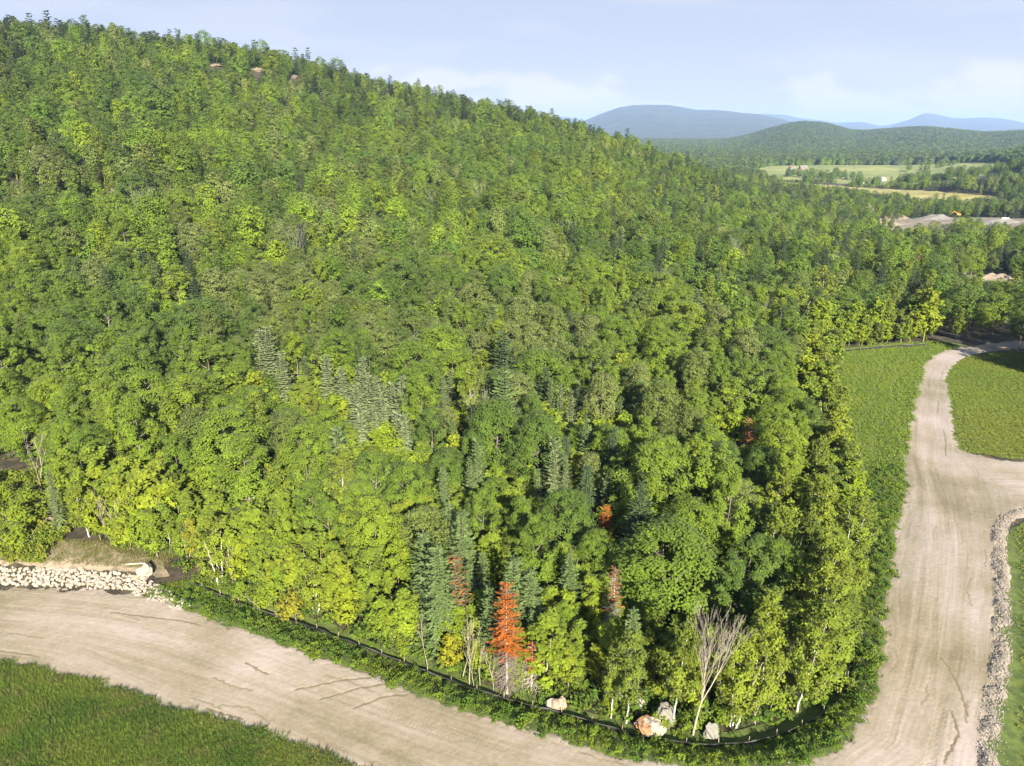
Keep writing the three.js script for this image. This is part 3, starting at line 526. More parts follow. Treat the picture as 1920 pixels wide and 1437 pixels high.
// firs that stand out of the broadleaf canopy
for (const [x, z, H] of [[-33.9, -122.8, 11], [-31, -122, 9], [-26.7, -119.6, 12], [-24.8, -105.2, 12], [-24.9, -115.7, 9], [-23.3, -114.7, 10], [-22.3, -116.2, 8], [-20.6, -114.8, 9], [-18.6, -112.4, 11], [-23.9, -103.6, 9], [-22.7, -108.2, 7], [-17.7, -101.4, 9], [-16.5, -100.3, 9], [-21.5, -110.2, 8], [-47.6, -129.2, 13], [-46, -128.6, 14], [-40.8, -119.6, 12]]) addTree(seen(pickTree('fir_tree', x, z, H + 1.2, { v: H > 10 ? [1, 4][Math.floor(TR() * 2)] : 2, tint: 2, wide: 1.1, zone: 'knot' }), 0.18));
for (const [x, z, H] of [[-11.7, -113.1, 12], [-10.7, -116, 12], [6.5, -110.1, 13], [8, -109, 12], [9.6, -107.2, 12], [11.5, -111.7, 12], [5.7, -86.4, 13], [7.2, -85.7, 11], [10.9, -96.4, 12], [-4.7, -87.8, 12], [-8.9, -81.7, 11], [12.2, -81.4, 10], [-9.4, -100.3, 9], [17.7, -107.9, 11], [-5.7, -86.2, 10], [3.5, -85, 9], [-56.7, -77.8, 9]]) addTree(seen(pickTree('fir_tree', x, z, H, { v: Math.floor(TR() * 3), tint: TR() < 0.5 ? 0 : 1, wide: 0.62 + TR() * 0.2, zone: 'inner' }), 0.5));
for (const [x, z, H] of [[-7.4, -72.7, 11], [-5.6, -69, 12], [-9.2, -64.6, 12], [-7.4, -60.6, 13], [-3.2, -67.1, 8], [-4.6, -65.2, 8], [0.2, -60.1, 12], [1.8, -59.5, 11], [6.1, -64, 10], [-2.2, -57.9, 10], [11.3, -54.8, 10], [2.0, -57.2, 8]]) addTree(seen(pickTree('fir_tree', x, z, H, { v: [0, 3, 4][Math.floor(TR() * 3)], tint: 1, wide: H > 10 ? 1.15 : 0.9, zone: 'edge' }), 0.35));
// places kept for the dead and bare trees and boulders built further down
const RESERVED = [[-0.5, -54.3, 1.8], [36.6, -100.7, 1.4], [11.4, -75.7, 1.3], [10.3, -60.2, 1.5], [-5.7, -61.5, 1.2], [16.3, -49.6, 1.6], [12.4, -50.2, 1.9], [14, -51.4, 1.6], [12.1, -53, 1.2], [17.9, -50, 1.2], [4.3, -53.3, 1.2]];
SIGHT.push([-0.5, -54.3, 2, 1.2], [36.6, -100.7, 3.5, 1.6], [11.4, -75.7, 3.5, 1.0], [10.3, -60.2, 5, 0.8], [-5.7, -61.5, 4, 0.8], [16.3, -49.6, -1.5, 1.2], [12.4, -50.2, -1.5, 1.6], [14, -51.4, -0.5, 1.2], [12.1, -53, -0.5, 0.8], [17.9, -50, -1.5, 0.8], [4.3, -53.3, -1.3, 1.0]);
for (const [x, z, r] of RESERVED) { const k = bkey(x, z); if (!buckets.has(k)) buckets.set(k, []); buckets.get(k).push({ x, z, r: r * 1.2 }); }

// the front edge of the wood: birches and young stems against the light
{
  const edge = smooth(FOREST_EDGE.filter((p) => p[0] > -66 && p[1] > -172), 400);
  for (const [x, z, H, v, tint, turn] of [[10.5, -50.8, 11, 2, 2, 1], [14.8, -50.9, 12, 2, 0, 2], [9.2, -51.4, 9, 2, 0, 3], [26.8, -52.3, 12.5, 0, 0, -0.3], [20.2, -50.6, 10, 1, 1, 0.5], [22.4, -51.4, 11, 1, 1, 2.2], [29.3, -56, 12, 0, 0, 0.2], [31.5, -61.5, 13, 0, 1, -0.2], [33, -66, 11.5, 2, 0, 1.4], [36.5, -75, 12, 0, 1, 0.4], [41.5, -88, 12, 2, 0, 2], [30.5, -70, 12, 3, 0, 0.6]]) addTree(pickTree('birch_tree', x, z, H, { v, tint, turn, zone: 'corner' }));
  for (let k = 4; k < edge.length - 4; k++) {
    const [x, z] = edge[k], [x2, z2] = edge[k + 1], L = Math.hypot(x2 - x, z2 - z), nx = -(z2 - z) / L, nz = (x2 - x) / L, sgn = inside(FOREST_MAIN, x + nx * 2, z + nz * 2) ? 1 : -1;
    for (let q = 0; q < 2; q++) {
      const d = 0.2 + TR() * 5, px = x + sgn * nx * d, pz = z + sgn * nz * d, far = z < -100;
      if (!allowed(px, pz)) continue;
      const H = (4 + TR() * 5.5) * (0.75 + d * 0.07) * (x > 30 ? 0.65 + 0.7 * noise(x * 0.4, z * 0.4) : 1), birch = TR() < (x > 14 ? 0.4 : 0.08);
      const cap = capHeight(px, pz, 0.5); if (cap < 3) continue;
      const t = pickTree(birch ? 'birch_tree' : 'young_tree', px, pz, Math.min(cap, birch ? H + 2.5 : H), { wide: 1.15 + TR() * 0.35, tint: birch ? undefined : (TR() < 0.015 ? 3 : Math.floor(TR() * 3)), zone: 'edge' });
      if (free(px, pz, t.r, far ? 0.62 : 0.5)) addTree(t);
    }
  }
}
// the forest behind, thrown like darts until the canopy closes
const CANDS = [];
{
  const dart = (x, z, zoneFar) => {
    if (!allowed(x, z)) return;
    const r = Math.hypot(x, z), h = r > 260 ? heightAt(x, z) : 0, right = sstep(20, 140, x) * sstep(-150, -230, z), patch = fbm(x * 0.02 + 7, z * 0.02, 3), p2 = fbm(x * 0.035 - 40, z * 0.035 + 3, 3), edgeD = r < 220 ? lineDist(FOREST_EDGE, x, z) : 99;
    let k = 'maple_tree'; const q = TR();
    const crest = sstep(12, 70, h) * sstep(440, 590, r);
    const pf = 0.012 + 0.28 * right * sstep(0.35, 0.6, p2) + 0.45 * crest + (z > -130 && Math.abs(x - 6) < 14 ? 0.10 : 0) + (r > 180 && p2 > 0.66 ? 0.12 : 0);
    const pa = (0.06 + 0.36 * sstep(0.52, 0.64, patch)) * (edgeD < 14 ? 0.2 : 1);
    if (q < pf) k = 'fir_tree'; else if (q < pf + pa) k = 'aspen_tree'; else if (q < pf + pa + 0.03 + 0.07 * sstep(20, 60, x)) k = 'birch_tree';
    let H = k === 'fir_tree' ? 10 + TR() * 7 : 10.5 + TR() * 6; if (edgeD < 12) H *= 0.62 + edgeD * 0.03; if (right > 0.3 && k !== 'fir_tree') H *= 0.85;
    const cap = capHeight(x, z, 2.2); if (cap < 3.5) return; H = Math.min(H, cap);
    const t = pickTree(k, x, z, H, { wide: H < 7 ? 1.2 : k === 'maple_tree' ? 0.82 + TR() * 0.5 : 0.95 + TR() * 0.4, zone: x > 60 && z < -165 ? 'east' : 'hill' });
    if (k === 'maple_tree') { const c = fbm(x * 0.03 + 90, z * 0.03, 2) + (TR() - 0.55) * 0.6; t.tint = c < 0.36 ? 2 : c < 0.55 ? 0 : c < 0.72 ? 1 : c < 0.84 ? 3 : TR() < 0.12 ? 4 : 1; }
    if (k === 'fir_tree') t.tint = right > 0.3 || crest > 0.2 ? 3 : TR() < 0.5 ? 1 : 3;
    if (free(x, z, Math.max(t.r, r > 200 ? 3.2 : 2.5), r > 200 ? 0.88 : 0.68)) addTree(t);
  };
  for (let n = 0; n < 26000; n++) { const a = (TR() - 0.5) * 1.75, r = 48 + Math.sqrt(TR()) * 190; dart(Math.sin(a) * r, -Math.cos(a) * r); }
  for (let n = 0; n < 150000; n++) { const a = -0.84 + TR() * 1.62, r = Math.sqrt(lerp(220 * 220, 860 * 860, TR())); dart(Math.sin(a) * r, -Math.cos(a) * r); }
  for (let n = 0; n < 70000; n++) { const a = 0.12 + TR() * 0.66, r = Math.sqrt(lerp(850 * 850, 1150 * 1150, TR())); dart(Math.sin(a) * r, -Math.cos(a) * r); }
}
for (let n = 0; n < 9000; n++) {   // understorey in the gaps near the road
  const a = (TR() - 0.5) * 1.45, r = 50 + TR() * 85, x = Math.sin(a) * r, z = -Math.cos(a) * r; if (!allowed(x, z) || lineDist(FOREST_EDGE, x, z) < 3) continue;
  const cap = capHeight(x, z, 1), H = Math.min(cap, 4 + TR() * 4.5); if (H < 3) continue;
  const t = pickTree('young_tree', x, z, H, { wide: 1.1 + TR() * 0.5, tint: Math.floor(TR() * 3), zone: 'under' }); if (free(x, z, t.r, 0.56)) addTree(t);
}
// the trees that show largest become things of their own, the rest of each kind one mass
const fwd = [0, -Math.sin(19.8 * Math.PI / 180), -Math.cos(19.8 * Math.PI / 180)], upv = [0, -fwd[2], fwd[1]];
for (const t of trees) {
  t.y = heightAt(t.x, t.z) - 0.08;
  const dy = t.y + t.H * 0.7 - 50, zc = fwd[1] * dy + fwd[2] * t.z, yc = upv[1] * dy + upv[2] * t.z;
  t.show = zc > 5 && Math.abs(t.x) / zc < 0.76 && Math.abs(yc) / zc < 0.58 ? (t.H * t.r) / (zc * zc) : 0;
}
const LIMIT = { maple_tree: 270, aspen_tree: 130, birch_tree: 110, fir_tree: 170, young_tree: 280 };
const COLOUR = { maple_tree: ['mid green', 'yellow-green', 'dark green', 'lime green', 'olive yellow'], aspen_tree: ['grey-green', 'pale silvery green', 'dull green'], fir_tree: ['grey-green', 'dark green', 'pale grey-green', 'blackish green'], birch_tree: ['green', 'bright yellow-green', 'dull green'], young_tree: ['bright green', 'yellow-green', 'mid green', 'yellowing'] };
const MARKS = [[-0.5, -54.3, 9, 'behind the rusty dead spruce'], [13, -50.5, 9, 'behind the boulders at the corner'], [26, -54, 12, 'at the sharp corner of the wood'], [-43, -71, 11, 'above the end of the stone bank'], [-60, -74, 16, 'above the bushes by the stone bank'], [-22, -64, 13, 'along the silt fence on the long bend'], [-9, -64, 8, 'beside the dark firs near the silt fence'], [11, -76, 10, 'round the slim orange spruce top'], [36, -100, 13, 'round the lone orange spruce'], [-23, -112, 15, 'round the knot of pale firs'], [8, -104, 14, 'round the slender firs inside the wood'], [42, -80, 14, 'along the verge of the straight road'], [60, -125, 18, 'along the side of the grass clearing'], [88, -170, 20, 'at the back of the grass clearing'], [120, -165, 24, 'in the shade beyond the end of the road'], [-46, -128, 16, 'round the pair of dark firs'], [30, -125, 22, 'in the flat wood short of the clearing'], [-70, -105, 22, 'on the first rise above the soil patch'], [-100, -150, 40, 'on the slope above the soil patch'], [-20, -165, 34, 'on the slope above the firs'], [60, -185, 30, 'in the wood behind the grass clearing']];
function describe(t) {
  const col = COLOUR[t.kind][t.tint], slim = t.r / t.H, size = t.kind === 'young_tree' ? (t.H > 8.5 ? 'tall slender' : t.H > 6.5 ? 'slender' : 'short bushy') : t.H > 14.5 ? 'tall' : t.H > 11.5 ? 'mid-sized' : 'small';
  const form = t.kind === 'maple_tree' ? (slim > 0.36 ? 'broad-crowned maple' : slim > 0.27 ? 'round-headed maple' : 'narrow-crowned maple') : t.kind === 'aspen_tree' ? 'bare-stemmed aspen' : t.kind === 'birch_tree' ? ['leaning white birch', 'many-stemmed white birch', 'straight white birch', 'twin-stemmed white birch'][t.v] : t.kind === 'fir_tree' ? (slim > 0.19 ? 'broad fir' : 'slender fir') : ['single-stemmed sapling', 'leaning sapling', 'three-stemmed sapling', 'two-stemmed sapling', 'bare-footed sapling'][t.v];
  let where = t.x > 60 && t.z < -165 ? 'in the low woods beyond the clearing' : 'on the wooded hillside', bd = 1;
  for (const [x, z, r, w] of MARKS) { const d = Math.hypot(x - t.x, z - t.z) / r; if (d < bd) { bd = d; where = w; } }
  if (t.zone === 'knot') where = 'in the tight knot of pale firs';
  const label = `${size} ${col} ${form} ${where}`;
  return [label, `${form}s ${where}`];
}
const rest = {};
function putTree(t) {
  const K = KIND[t.kind], V = K.v[t.v], g = new THREE.Group();
  part('trunk', V.wood, barkMat, g);
  if (V.crown) part('crown', V.crown, K.m[t.tint], g);
  g.position.set(t.x, t.y, t.z); g.scale.set(t.sw, t.s, t.sw); g.rotation.set(t.tilt[0], t.turn, t.tilt[1]);
  const [label, group] = describe(t);
  place(g, t.kind, label, 'tree', group);
}
for (const name of Object.keys(LIMIT)) {
  const L = trees.filter((t) => t.kind === name).sort((a, b) => b.show - a.show);
  const keep = L.slice(0, LIMIT[name]).filter((t) => t.show > 0); keep.forEach(putTree);
  rest[name] = L.filter((t) => !keep.includes(t));
}
function mass(name, label, list, shapes, tintOf, mat = farMat) {
  const g = new THREE.Group(), M = new THREE.Matrix4(), q = new THREE.Quaternion(), Y = new THREE.Vector3(0, 1, 0), C = new THREE.Color(), by = shapes.map(() => []);
  list.forEach((t, i) => by[i % shapes.length].push(t));
  by.forEach((L, k) => {
    if (!L.length) return;
    const m = new THREE.InstancedMesh(shapes[k], mat, L.length); m.name = numbered('trees'); m.userData.kind = 'stuff';
    L.forEach((t, i) => { M.compose(new THREE.Vector3(t.x, t.y, t.z), q.setFromAxisAngle(Y, t.turn), new THREE.Vector3(t.sw, t.s, t.sw)); m.setMatrixAt(i, M); const c = tintOf(t); m.setColorAt(i, C.setRGB(c[0], c[1], c[2])); });
    g.add(m);
  });
  place(g, name, label, 'forest', null, 'stuff');
}
const FRNG = rng(99);
for (const name of Object.keys(MID)) {
  const label = { maple_tree: 'mass of green maple crowns covering the hillside', aspen_tree: 'grey-green aspen crowns mixed through the hillside forest', birch_tree: 'far birches mixed through the hillside forest', fir_tree: 'dark firs along the ridge and through the far woods' }[name];
  mass({ maple_tree: 'maple_forest', aspen_tree: 'aspen_forest', birch_tree: 'birch_forest', fir_tree: 'fir_forest' }[name], label, rest[name], MID[name], (t) => { const c = KIND[name].t[t.tint], v = 0.68 + 0.6 * FRNG(); return [c[0] * v * (0.92 + 0.16 * FRNG()), c[1] * v, c[2] * v]; });
}
if (rest.young_tree.length) { const m = []; for (const t of rest.young_tree) m.push(t); mass('young_forest', 'young leafy stems filling the gaps of the near wood', m, [MID.birch_tree[0]], (t) => KIND.young_tree.t[t.tint]); }
console.log('trees', trees.length, Object.fromEntries(Object.entries(rest).map(([k, v]) => [k, v.length])));
// ---------------------------------------------------------------- hills and mountains beyond the valley
function ridgeHeight(profile, dist, front, back, bumps, seed) {
  return (x, z) => {
    const r = Math.hypot(x, z), az = (Math.atan2(x, -z) * 180) / Math.PI;
    let k = 0; while (k < profile.length - 2 && profile[k + 1][0] < az) k++;
    const t = (az - profile[k][0]) / (profile[k + 1][0] - profile[k][0]); if (t < -0.001 || t > 1.001) return VALLEY - 30;
    const a = profile[Math.max(0, k - 1)][1], b = profile[k][1], c = profile[k + 1][1], d = profile[Math.min(profile.length - 1, k + 2)][1];
    const sl = 0.5 * (2 * b + (c - a) * t + (2 * a - 5 * b + 4 * c - d) * t * t + (3 * b - a - 3 * c + d) * t * t * t);
    const top = 50 + sl * dist, e = r < dist ? sstep(dist - front, dist, r) : 1 - sstep(dist, dist + back, r);
    const g = (fbm(x / bumps + seed, z / bumps, 5) - 0.5) * (top - VALLEY) * 0.8 * e * (1 - sstep(0.6, 1, e)) + (noise(x / bumps * 9, z / bumps * 9) - 0.5) * 0.05 * (top - VALLEY) * e;
    return Math.max(VALLEY - 30, VALLEY - 3 + (top - VALLEY + 3) * Math.pow(e, 0.85) + g);
  };
}
function ridge(name, label, fn, a0, a1, r0, r1, na, nr, mat, uvs) {
  const pos = [], uv = [], idx = [];
  for (let j = 0; j <= nr; j++) for (let k = 0; k <= na; k++) { const a = (lerp(a0, a1, k / na) * Math.PI) / 180, r = lerp(r0, r1, j / nr), x = Math.sin(a) * r, z = -Math.cos(a) * r; pos.push(x, fn(x, z), z); uv.push(x / uvs, z / uvs); }
  for (let j = 0; j < nr; j++) for (let k = 0; k < na; k++) { const a = j * (na + 1) + k, b = a + 1, c = a + na + 1, d = c + 1; idx.push(a, b, c, b, d, c); }
  const g = new THREE.BufferGeometry(); g.setAttribute('position', new THREE.Float32BufferAttribute(pos, 3)); g.setAttribute('uv', new THREE.Float32BufferAttribute(uv, 2)); g.setIndex(idx); g.computeVertexNormals();
  return place(new THREE.Mesh(g, mat), name, label, 'hill', null, 'structure');
}
const woodTex = mottled(1024, [0.016, 0.028, 0.012], [0.05, 0.066, 0.024], 10, 21);
const woodBump = dataTex(512, 512, (i, j) => { const v = 255 * (0.6 * tileNoise(i, j, 512, 96, 5) + 0.4 * tileNoise(i, j, 512, 200, 6)); return [v, v, v]; }, false, true);
const hillMat = new THREE.MeshStandardMaterial({ map: woodTex, roughness: 1, bumpMap: woodBump, bumpScale: 14 });
const hillA = ridgeHeight([[8, -0.06], [11.34, -0.0332], [14.78, -0.021], [17.36, -0.0117], [19.49, -0.001], [20.87, 0.0038], [22.65, 0.0018], [24.41, -0.0057], [26.38, -0.0044], [28.28, -0.002], [30.16, -0.0042], [32.28, -0.0075], [34.25, -0.0057], [36.42, -0.0066], [40, -0.004], [46, -0.01]], 4200, 2100, 1200, 420, 8);
ridge('hill', 'low wooded hill closing the far side of the valley', hillA, 8.2, 45.8, 2050, 5400, 190, 110, hillMat, 620);
const mountB = ridgeHeight([[-4, -0.02], [1, -0.008], [4.04, 0.0025], [5.24, 0.0077], [6.81, 0.0175], [8.37, 0.0252], [9.93, 0.0271], [11.87, 0.0262], [13.42, 0.0216], [15.31, 0.0202], [17.19, 0.0169], [18.67, 0.0136], [20.51, 0.006], [22.33, -0.0033], [24.47, -0.0136], [30, -0.02]], 11000, 5000, 3200, 1000, 3);
ridge('mountain', 'long blue-green wooded mountain behind the ridge', mountB, -3.8, 29.5, 5900, 14000, 240, 130, hillMat, 900);
const mountC = ridgeHeight([[-6, 0.004], [-1, 0.007], [2.82, 0.0117], [4.03, 0.0137], [5.64, 0.009], [9, 0.012], [13, 0.014], [17.19, 0.0162], [19.55, 0.0154], [20.83, 0.0109], [22.24, 0.0084], [23.29, 0.0059], [24.97, 0.0064], [26.16, 0.0022], [27.56, 0.008], [28.58, 0.0155], [29.53, 0.0131], [30.31, 0.0101], [32.37, 0.0104], [33.54, 0.0076], [34.7, 0.0031], [36.28, 0.0052], [44, 0.008]], 17500, 5000, 2600, 2200, 14);
ridge('mountain', 'pale blue mountain chain with one sharp peak on the horizon', mountC, -5.8, 43.5, 12400, 20000, 260, 60, hillMat, 2200);

// the woods of the valley floor and the low hill
{
  const R = rng(313), list = [], floor = (x, z) => Math.max(heightAt(x, z), hillA(x, z));
  for (let n = 0; n < 52000; n++) {
    const a = ((6 + R() * 38) * Math.PI) / 180, r = Math.sqrt(lerp(1150 ** 2, 4500 ** 2, R())), x = Math.sin(a) * r, z = -Math.cos(a) * r;
    if (openHere(x, z) || (r < 2000 && capHeight(x, z, 4) < 6)) continue;
    const s = 0.85 + R() * 0.45, wide = s * (r > 2300 ? 2.1 : r > 1700 ? 1.7 : 1.35);
    list.push({ x, z, y: floor(x, z) - 0.5, s, sw: wide, turn: R() * 6.283, tint: R() < 0.3 ? 2 : R() < 0.6 ? 0 : 1, dark: R() < 0.3 });
  }
  const LOW = []; for (let k = 0; k < 3; k++) { const q = bl(171 + k, { ...MAPLE, H: 13, R: 3.6, clumps: 22, leaves: 9, leafLen: 1.7, size: 1.3, trunkSeg: 2, sides: 3, limbEvery: 50 }); LOW.push(farShape(q, 6)); }
  mass('valley_forest', 'hazy blue-green woods across the valley floor and low hill', list, LOW, (t) => { return t.dark ? KIND.fir_tree.t[1] : KIND.maple_tree.t[t.tint]; });
  // rows and clumps of trees between the fields
  const rows = [], row = (pts, n, w, s) => { for (let k = 0; k < n; k++) { const t = R() * (pts.length - 1), i = Math.floor(t), x = lerp(pts[i][0], pts[i + 1][0], t - i) + (R() - 0.5) * w, z = lerp(pts[i][1], pts[i + 1][1], t - i) + (R() - 0.5) * w; rows.push({ x, z, y: heightAt(x, z) - 0.3, s: s * (0.7 + 0.6 * R()), sw: s * (0.8 + 0.6 * R()), turn: R() * 6.283, tint: R() < 0.5 ? 2 : 0 }); } };
  row([[520, -960], [560, -940], [640, -930], [700, -930]], 70, 34, 1.05); row([[430, -930], [480, -930], [520, -940]], 26, 26, 0.9); row([[470, -1250], [520, -1235], [570, -1215]], 40, 42, 1.0); row([[400, -1010], [430, -985]], 14, 16, 0.9); row([[420, -1060], [520, -1045]], 10, 10, 0.5); row([[860, -1420], [760, -1330], [700, -1325]], 18, 14, 0.9); row([[455, -800], [466, -775]], 2, 6, 0.6);
  mass('field_trees', 'dark hedgerow trees between the valley fields', rows, MID.maple_tree, (t) => { return KIND.maple_tree.t[t.tint]; });
}

// ---------------------------------------------------------------- open land in the valley
const hayTex = mottled(512, [0.17, 0.16, 0.045], [0.30, 0.26, 0.085], 5, 31), meadowTex = mottled(512, [0.11, 0.14, 0.03], [0.22, 0.225, 0.06], 5, 37), gravelTex = mottled(512, [0.11, 0.095, 0.07], [0.21, 0.175, 0.13], 12, 41);
function openSheet(name, label, poly, tex, step, lift, uvs) {
  const xs = poly.map((p) => p[0]), zs = poly.map((p) => p[1]);
  const g = sheet(Math.min(...xs) - 8, Math.max(...xs) + 8, Math.min(...zs) - 8, Math.max(...zs) + 8, step, (x, z) => polySD(poly, x, z) + (fbm(x * 0.05, z * 0.05, 2) - 0.5) * 8 - 3, (x, z) => heightAt(x, z) + lift, (x, z) => [x / uvs, z / uvs]);
  return place(new THREE.Mesh(g, new THREE.MeshStandardMaterial({ map: tex, roughness: 1 })), name, label, 'field', null, 'structure');
}
openSheet('hay_field', 'straw coloured hay field in the valley', OPEN.hay_field, hayTex, 6, 0.4, 60);
openSheet('meadow', 'broad pale green meadow at the foot of the far hill', OPEN.meadow, meadowTex, 12, 0.5, 160);
openSheet('gravel_yard', 'bare sandy floor of the gravel pit below the wood', OPEN.gravel, gravelTex, 5, 0.35, 30);
openSheet('sand_clearing', 'small bare sandy clearing in the low woods', OPEN.sand, gravelTex, 1.5, 0.2, 20);

// mounds of sand and gravel
function mound(name, label, x, z, w, d, h, turn, seed, cols, category = 'gravel pile') {
  const N = 40, pos = [], col = [], idx = [], R = rng(seed);
  for (let j = 0; j <= N; j++) for (let i = 0; i <= N; i++) {
    const u = (i / N) * 2 - 1, v = (j / N) * 2 - 1, q = Math.hypot(u, v), e = clamp(1 - q), y = h * Math.pow(sstep(0, 0.85, e), 0.8) * (0.35 + 1.2 * fbm(u * 2.2 + seed, v * 2.2, 5)) - 0.3 * (q > 1 ? 1 : 0);
    pos.push((u * w) / 2, y, (v * d) / 2); const t = fbm(u * 9 + seed, v * 9, 4); col.push(...[0, 1, 2].map((k) => lerp(cols[0][k], cols[1][k], t)));
  }
  for (let j = 0; j < N; j++) for (let i = 0; i < N; i++) { const a = j * (N + 1) + i, b = a + 1, c = a + N + 1, e = c + 1; idx.push(a, c, b, b, c, e); }
  const g = new THREE.BufferGeometry(); g.setAttribute('position', new THREE.Float32BufferAttribute(pos, 3)); g.setAttribute('color', new THREE.Float32BufferAttribute(col, 3)); g.setIndex(idx); g.computeVertexNormals();
  const m = new THREE.Mesh(g, new THREE.MeshStandardMaterial({ vertexColors: true, roughness: 1 })); m.position.set(x, heightAt(x, z) + 0.2, z); m.rotation.y = turn;
  return place(m, name, label, category, null);
}
const SANDC = [[0.13, 0.10, 0.075], [0.24, 0.19, 0.145]], GREYC = [[0.11, 0.105, 0.095], [0.19, 0.18, 0.165]];
mound('gravel_pile', 'large grey gravel pile beside the orange excavator', 350, -598, 36, 22, 3.4, 0.3, 5, GREYC);
mound('gravel_pile', 'tan sand bank left of the grey gravel pile', 318, -606, 40, 18, 4.5, 0.2, 6, SANDC);
mound('gravel_pile', 'low pinkish sand bank at the near end of the pit', 286, -566, 46, 16, 4.5, 0.1, 7, SANDC);
mound('gravel_pile', 'narrow tan sand slope between the trees above the pit', 296, -606, 22, 30, 11, 0.0, 8, SANDC);
mound('gravel_pile', 'flat pale gravel spread below the white truck', 384, -566, 44, 16, 3, 0.1, 9, GREYC);
mound('gravel_pile', 'lumpy brown sand heap in the small woodland clearing', 199, -290, 22, 10, 2.6, 0.1, 10, SANDC);

// ---------------------------------------------------------------- rocks
function rockGeo(seed, sx, sy, sz, detail, rough, stain) {
  const g = new THREE.IcosahedronGeometry(1, detail), p = g.attributes.position, R = rng(seed), cuts = Array.from({ length: 9 }, () => [unit(R), 0.5 + R() * 0.36]), col = [];
  for (let i = 0; i < p.count; i++) {
    let v = [p.getX(i), p.getY(i), p.getZ(i)];
    for (const [n, d] of cuts) { const q = v[0] * n[0] + v[1] * n[1] + v[2] * n[2]; if (q > d) v = v.map((c, k) => c - n[k] * (q - d) * 0.9); }
    const nn = fbm(v[0] * 2.3 + seed, v[1] * 2.3 + v[2] * 1.7, 4) - 0.5, s = 1 + nn * rough;
    p.setXYZ(i, v[0] * s * sx, v[1] * s * sy, v[2] * s * sz);
    const t = fbm(v[0] * 2.1 + seed * 3, v[1] * 3 + v[2] * 2, 4), f = 0.75 + 0.5 * fbm(v[0] * 8 + 4, v[2] * 8 + v[1] * 6 + seed, 3), o = stain * sstep(0.52, 0.62, t);
    col.push(lerp(0.27, 0.25, o) * f, lerp(0.24, 0.13, o) * f, lerp(0.195, 0.06, o) * f);
  }
  g.setAttribute('color', new THREE.Float32BufferAttribute(col, 3)); g.computeVertexNormals(); return g;
}
const rockBump = dataTex(256, 256, (i, j) => { let s = 0, a = 0.5, q = 6; for (let k = 0; k < 5; k++) { s += a * tileNoise(i, j, 256, q, 60 + k); a *= 0.62; q *= 2; } const v = 200 * s; return [v, v, v]; }, false, true);
const rockMat = new THREE.MeshStandardMaterial({ vertexColors: true, roughness: 0.95, bumpMap: rockBump, bumpScale: 0.05 }), greyRock = new THREE.MeshStandardMaterial({ vertexColors: true, color: new THREE.Color().setRGB(0.62, 0.68, 0.7), roughness: 0.95 });
function boulder(label, x, z, sx, sy, sz, turn, seed, stain, mat = rockMat, sink = 0.3) { const m = new THREE.Mesh(rockGeo(seed, sx, sy, sz, 14, 0.7, stain), mat); m.position.set(x, heightAt(x, z) + sy * (1 - sink) - 0.1, z); m.rotation.set(0, turn, 0); return place(m, 'boulder', label, 'boulder', 'boulders at the forest edge'); }
boulder('big pale boulder with rusty orange streaks at the foot of the wood', 12.5, -49.9, 1.5, 1.05, 1.1, 0.3, 1, 1);
boulder('blue-grey boulder leaning behind the orange-streaked one', 14.0, -51.0, 1.2, 1.1, 0.9, 1.1, 2, 0.1, greyRock);
boulder('brown-topped boulder half buried under the birch leaves', 11.9, -52.6, 1.0, 0.8, 0.8, 0.5, 3, 0.7);
boulder('single upright grey boulder beside the bare grey tree', 17.9, -49.4, 0.75, 0.95, 0.7, 0.9, 4, 0, greyRock);
boulder('pinkish boulder beside the silt fence by the red dead spruce', 4.3, -52.6, 1.15, 0.75, 0.8, 0.2, 5, 0.5);
boulder('squarish tan boulder on top of the stone bank', -43.2, -71.2, 0.9, 0.95, 0.8, 0.4, 6, 0.1);
boulder('flat white boulder in the bushes above the stone bank', -58.8, -76.0, 1.3, 0.5, 0.8, 0.1, 7, 0);
boulder('small round pale boulder at the foot of the bare soil patch', -62.4, -82.2, 0.7, 0.7, 0.6, 0.1, 8, 0);

